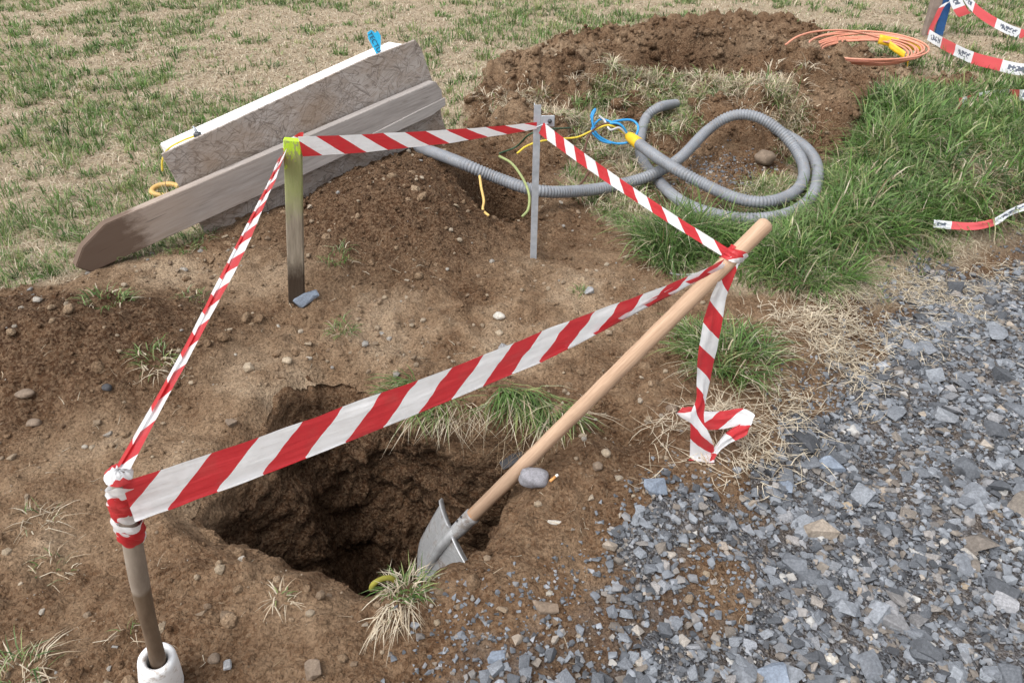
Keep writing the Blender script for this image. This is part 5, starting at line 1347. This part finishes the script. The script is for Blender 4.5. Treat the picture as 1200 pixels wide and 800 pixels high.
lt_ = link('straw_litter', grass_mesh('straw_litter', [litter(P, 0.008, 0.05, 0.0015, [STRAW * 0.8, STRAW2, STRAW3], [3, 3, 3])]), MAT['grass'], ground); props(lt_, kind='stuff')

# single tufts
def tuft(px, py, n, hgt, spread, label, green=0.8, lean=(0.3, 1.3), w=(0.0028, 0.005), droop=None, group='grass tufts growing in the soil', pal=None, flatness=1.0):
    c = onG(px, py); a_ = rng.random(n) * 6.283; r_ = spread * np.sqrt(rng.random(n))
    X, Y = c[0] + r_ * np.cos(a_), c[1] + r_ * np.sin(a_) * flatness
    P = np.stack([X, Y, H(X, Y) - 0.004], 1)
    if droop is not None: P[:, 2] = np.maximum(P[:, 2], c[2] - 0.03)
    az = a_ + rng.normal(0, 1.1, n)
    if droop is not None: az = droop + rng.normal(0, 0.6, n)
    ln = lean[0] + (lean[1] - lean[0]) * np.clip(0.45 * rng.random(n) + 0.6 * r_ / spread, 0, 1)
    isg = rng.random(n) < green
    col = np.where(isg[:, None], pick(n, [G_LUSH, G_MID, G_YEL, G_DARK], [4, 4, 2, 2]), pick(n, [STRAW, STRAW2, STRAW3], [4, 4, 2]))
    tip = np.where((rng.random(n) < 0.12)[:, None], STRAW, col)
    L = hgt * (0.45 + 0.65 * rng.random(n)); ln = np.where(isg, ln, ln + 0.5)
    me = grass_mesh('grass_tuft', [blades(P, L, az, ln, w[0] + (w[1] - w[0]) * rng.random(n), col, tip)])
    me.transform(Matrix.Translation(-Vector(c)))
    o = link('grass_tuft', me, MAT['grass']); o.location = tuple(c)
    return props(o, label, 'grass tuft', group)
tuft(478, 690, 190, 0.085, 0.055, 'green and straw tuft on the hole rim in front of the shovel blade', 0.5, (0.2, 1.6), (0.0022, 0.004))
tuft(462, 714, 110, 0.07, 0.045, 'bleached dry straw drooping below the rim tuft', 0.03, (0.9, 1.9), (0.0022, 0.004), droop=-1.7)
tuft(612, 470, 330, 0.17, 0.10, 'thick green tuft hanging over the far hole edge below the tape', 0.85, (0.8, 1.8), (0.003, 0.005), droop=-1.55, flatness=0.4)
tuft(650, 490, 160, 0.15, 0.07, 'green tuft with dry tips hanging over the hole beside the handle', 0.7, (0.9, 1.8), (0.003, 0.005), droop=-1.2, flatness=0.4)
tuft(470, 458, 120, 0.13, 0.06, 'leafy tuft at the hole edge just above the wide tape', 0.95, (0.6, 1.6), (0.003, 0.005), droop=-2.6, flatness=0.5)
tuft(505, 478, 120, 0.15, 0.07, 'green tuft falling into the hole below the wide tape', 0.85, (0.9, 1.8), (0.003, 0.005), droop=-1.6, flatness=0.5)
tuft(545, 486, 90, 0.10, 0.09, 'wispy roots and grass hanging from far hole edge', 0.15, (1.0, 2.0), (0.0015, 0.003), droop=-1.6, flatness=0.3)
tuft(852, 420, 620, 0.20, 0.15, 'big rounded green tussock behind the hanging tape tail', 0.93, (0.3, 1.6), (0.003, 0.0055))
tuft(810, 400, 150, 0.13, 0.09, 'smaller green tuft at the side of the big tussock', 0.85, (0.4, 1.5))
tuft(785, 300, 330, 0.17, 0.12, 'green tuft under the narrow tape above bare soil', 0.93, (0.3, 1.6), (0.003, 0.0055))
tuft(925, 320, 420, 0.22, 0.14, 'tall green tussock behind the end of shovel handle', 0.94, (0.3, 1.6), (0.003, 0.0055))
tuft(182, 425, 90, 0.085, 0.06, 'sparse straw-green tuft beside the dark soil mound', 0.6, (0.5, 1.6))
tuft(402, 388, 70, 0.085, 0.05, 'small bright green tuft left of the hole, by pale soil', 0.9, (0.4, 1.6), (0.0022, 0.004))
tuft(395, 308, 60, 0.09, 0.06, 'thin green tuft on the soil heap beside green-topped stake', 0.85, (0.5, 1.6), (0.0022, 0.004))
tuft(225, 347, 50, 0.06, 0.05, 'low sparse tuft in pale soil under the folded tape', 0.7, (0.5, 1.6), (0.0022, 0.004))
tuft(122, 346, 120, 0.075, 0.09, 'green tuft between meadow and dark soil mound', 0.8, (0.4, 1.5))
tuft(215, 290, 160, 0.09, 0.12, 'green grass growing under the long plank', 0.9, (0.4, 1.5))
tuft(678, 342, 45, 0.06, 0.03, 'tiny green sprig beside squarish stone', 0.95, (0.4, 1.5), (0.002, 0.0035))
tuft(48, 606, 55, 0.075, 0.045, 'upper straw tuft on bare soil left of the round post', 0.12, (0.7, 1.9), (0.002, 0.0035))
tuft(62, 664, 50, 0.065, 0.045, 'lower straw tuft on bare soil left of the round post', 0.2, (0.7, 1.9), (0.002, 0.0035))
tuft(330, 700, 45, 0.05, 0.028, 'dry matted straw tuft between round post and hole', 0.15, (0.9, 1.9), (0.002, 0.0035))
tuft(18, 800, 150, 0.10, 0.07, 'bleached tuft with green blades left of the white sleeve', 0.3, (0.4, 1.5), (0.0022, 0.004))
tuft(150, 742, 14, 0.05, 0.02, 'few thin blades behind the white sleeve', 0.6, (0.5, 1.6), (0.0015, 0.0025))
tuft(965, 362, 40, 0.06, 0.03, 'tiny green tuft in straw at the gravel edge', 0.9, (0.4, 1.4), (0.002, 0.0035))

# roots hanging below the turf block on the far side of the hole
rt = onG(575, 487)
nrt = 110; rx_ = at_z(500, 487)[0] + (at_z(668, 487)[0] - at_z(500, 487)[0]) * rng.random(nrt); ry_ = np.array([max(p[1] for p in HOLE if abs(p[0] - v) < 0.25) for v in rx_]) - 0.03 * rng.random(nrt) - 0.03
RPts = np.stack([rx_, ry_, H(rx_, ry_ + 0.06, hole=False) - 0.02 - 0.07 * rng.random(nrt)], 1)
rootm = grass_mesh('hanging_roots', [blades(RPts, 0.05 + 0.10 * rng.random(nrt), -1.57 + rng.normal(0, 0.8, nrt), 1.75 + 0.5 * rng.random(nrt), np.full(nrt, 0.0018), pick(nrt, [STRAW2, STRAW3, STRAW3 * 0.6], [1, 2, 2]))])
props(link('hanging_roots', rootm, MAT['grass'], ground), kind='stuff')
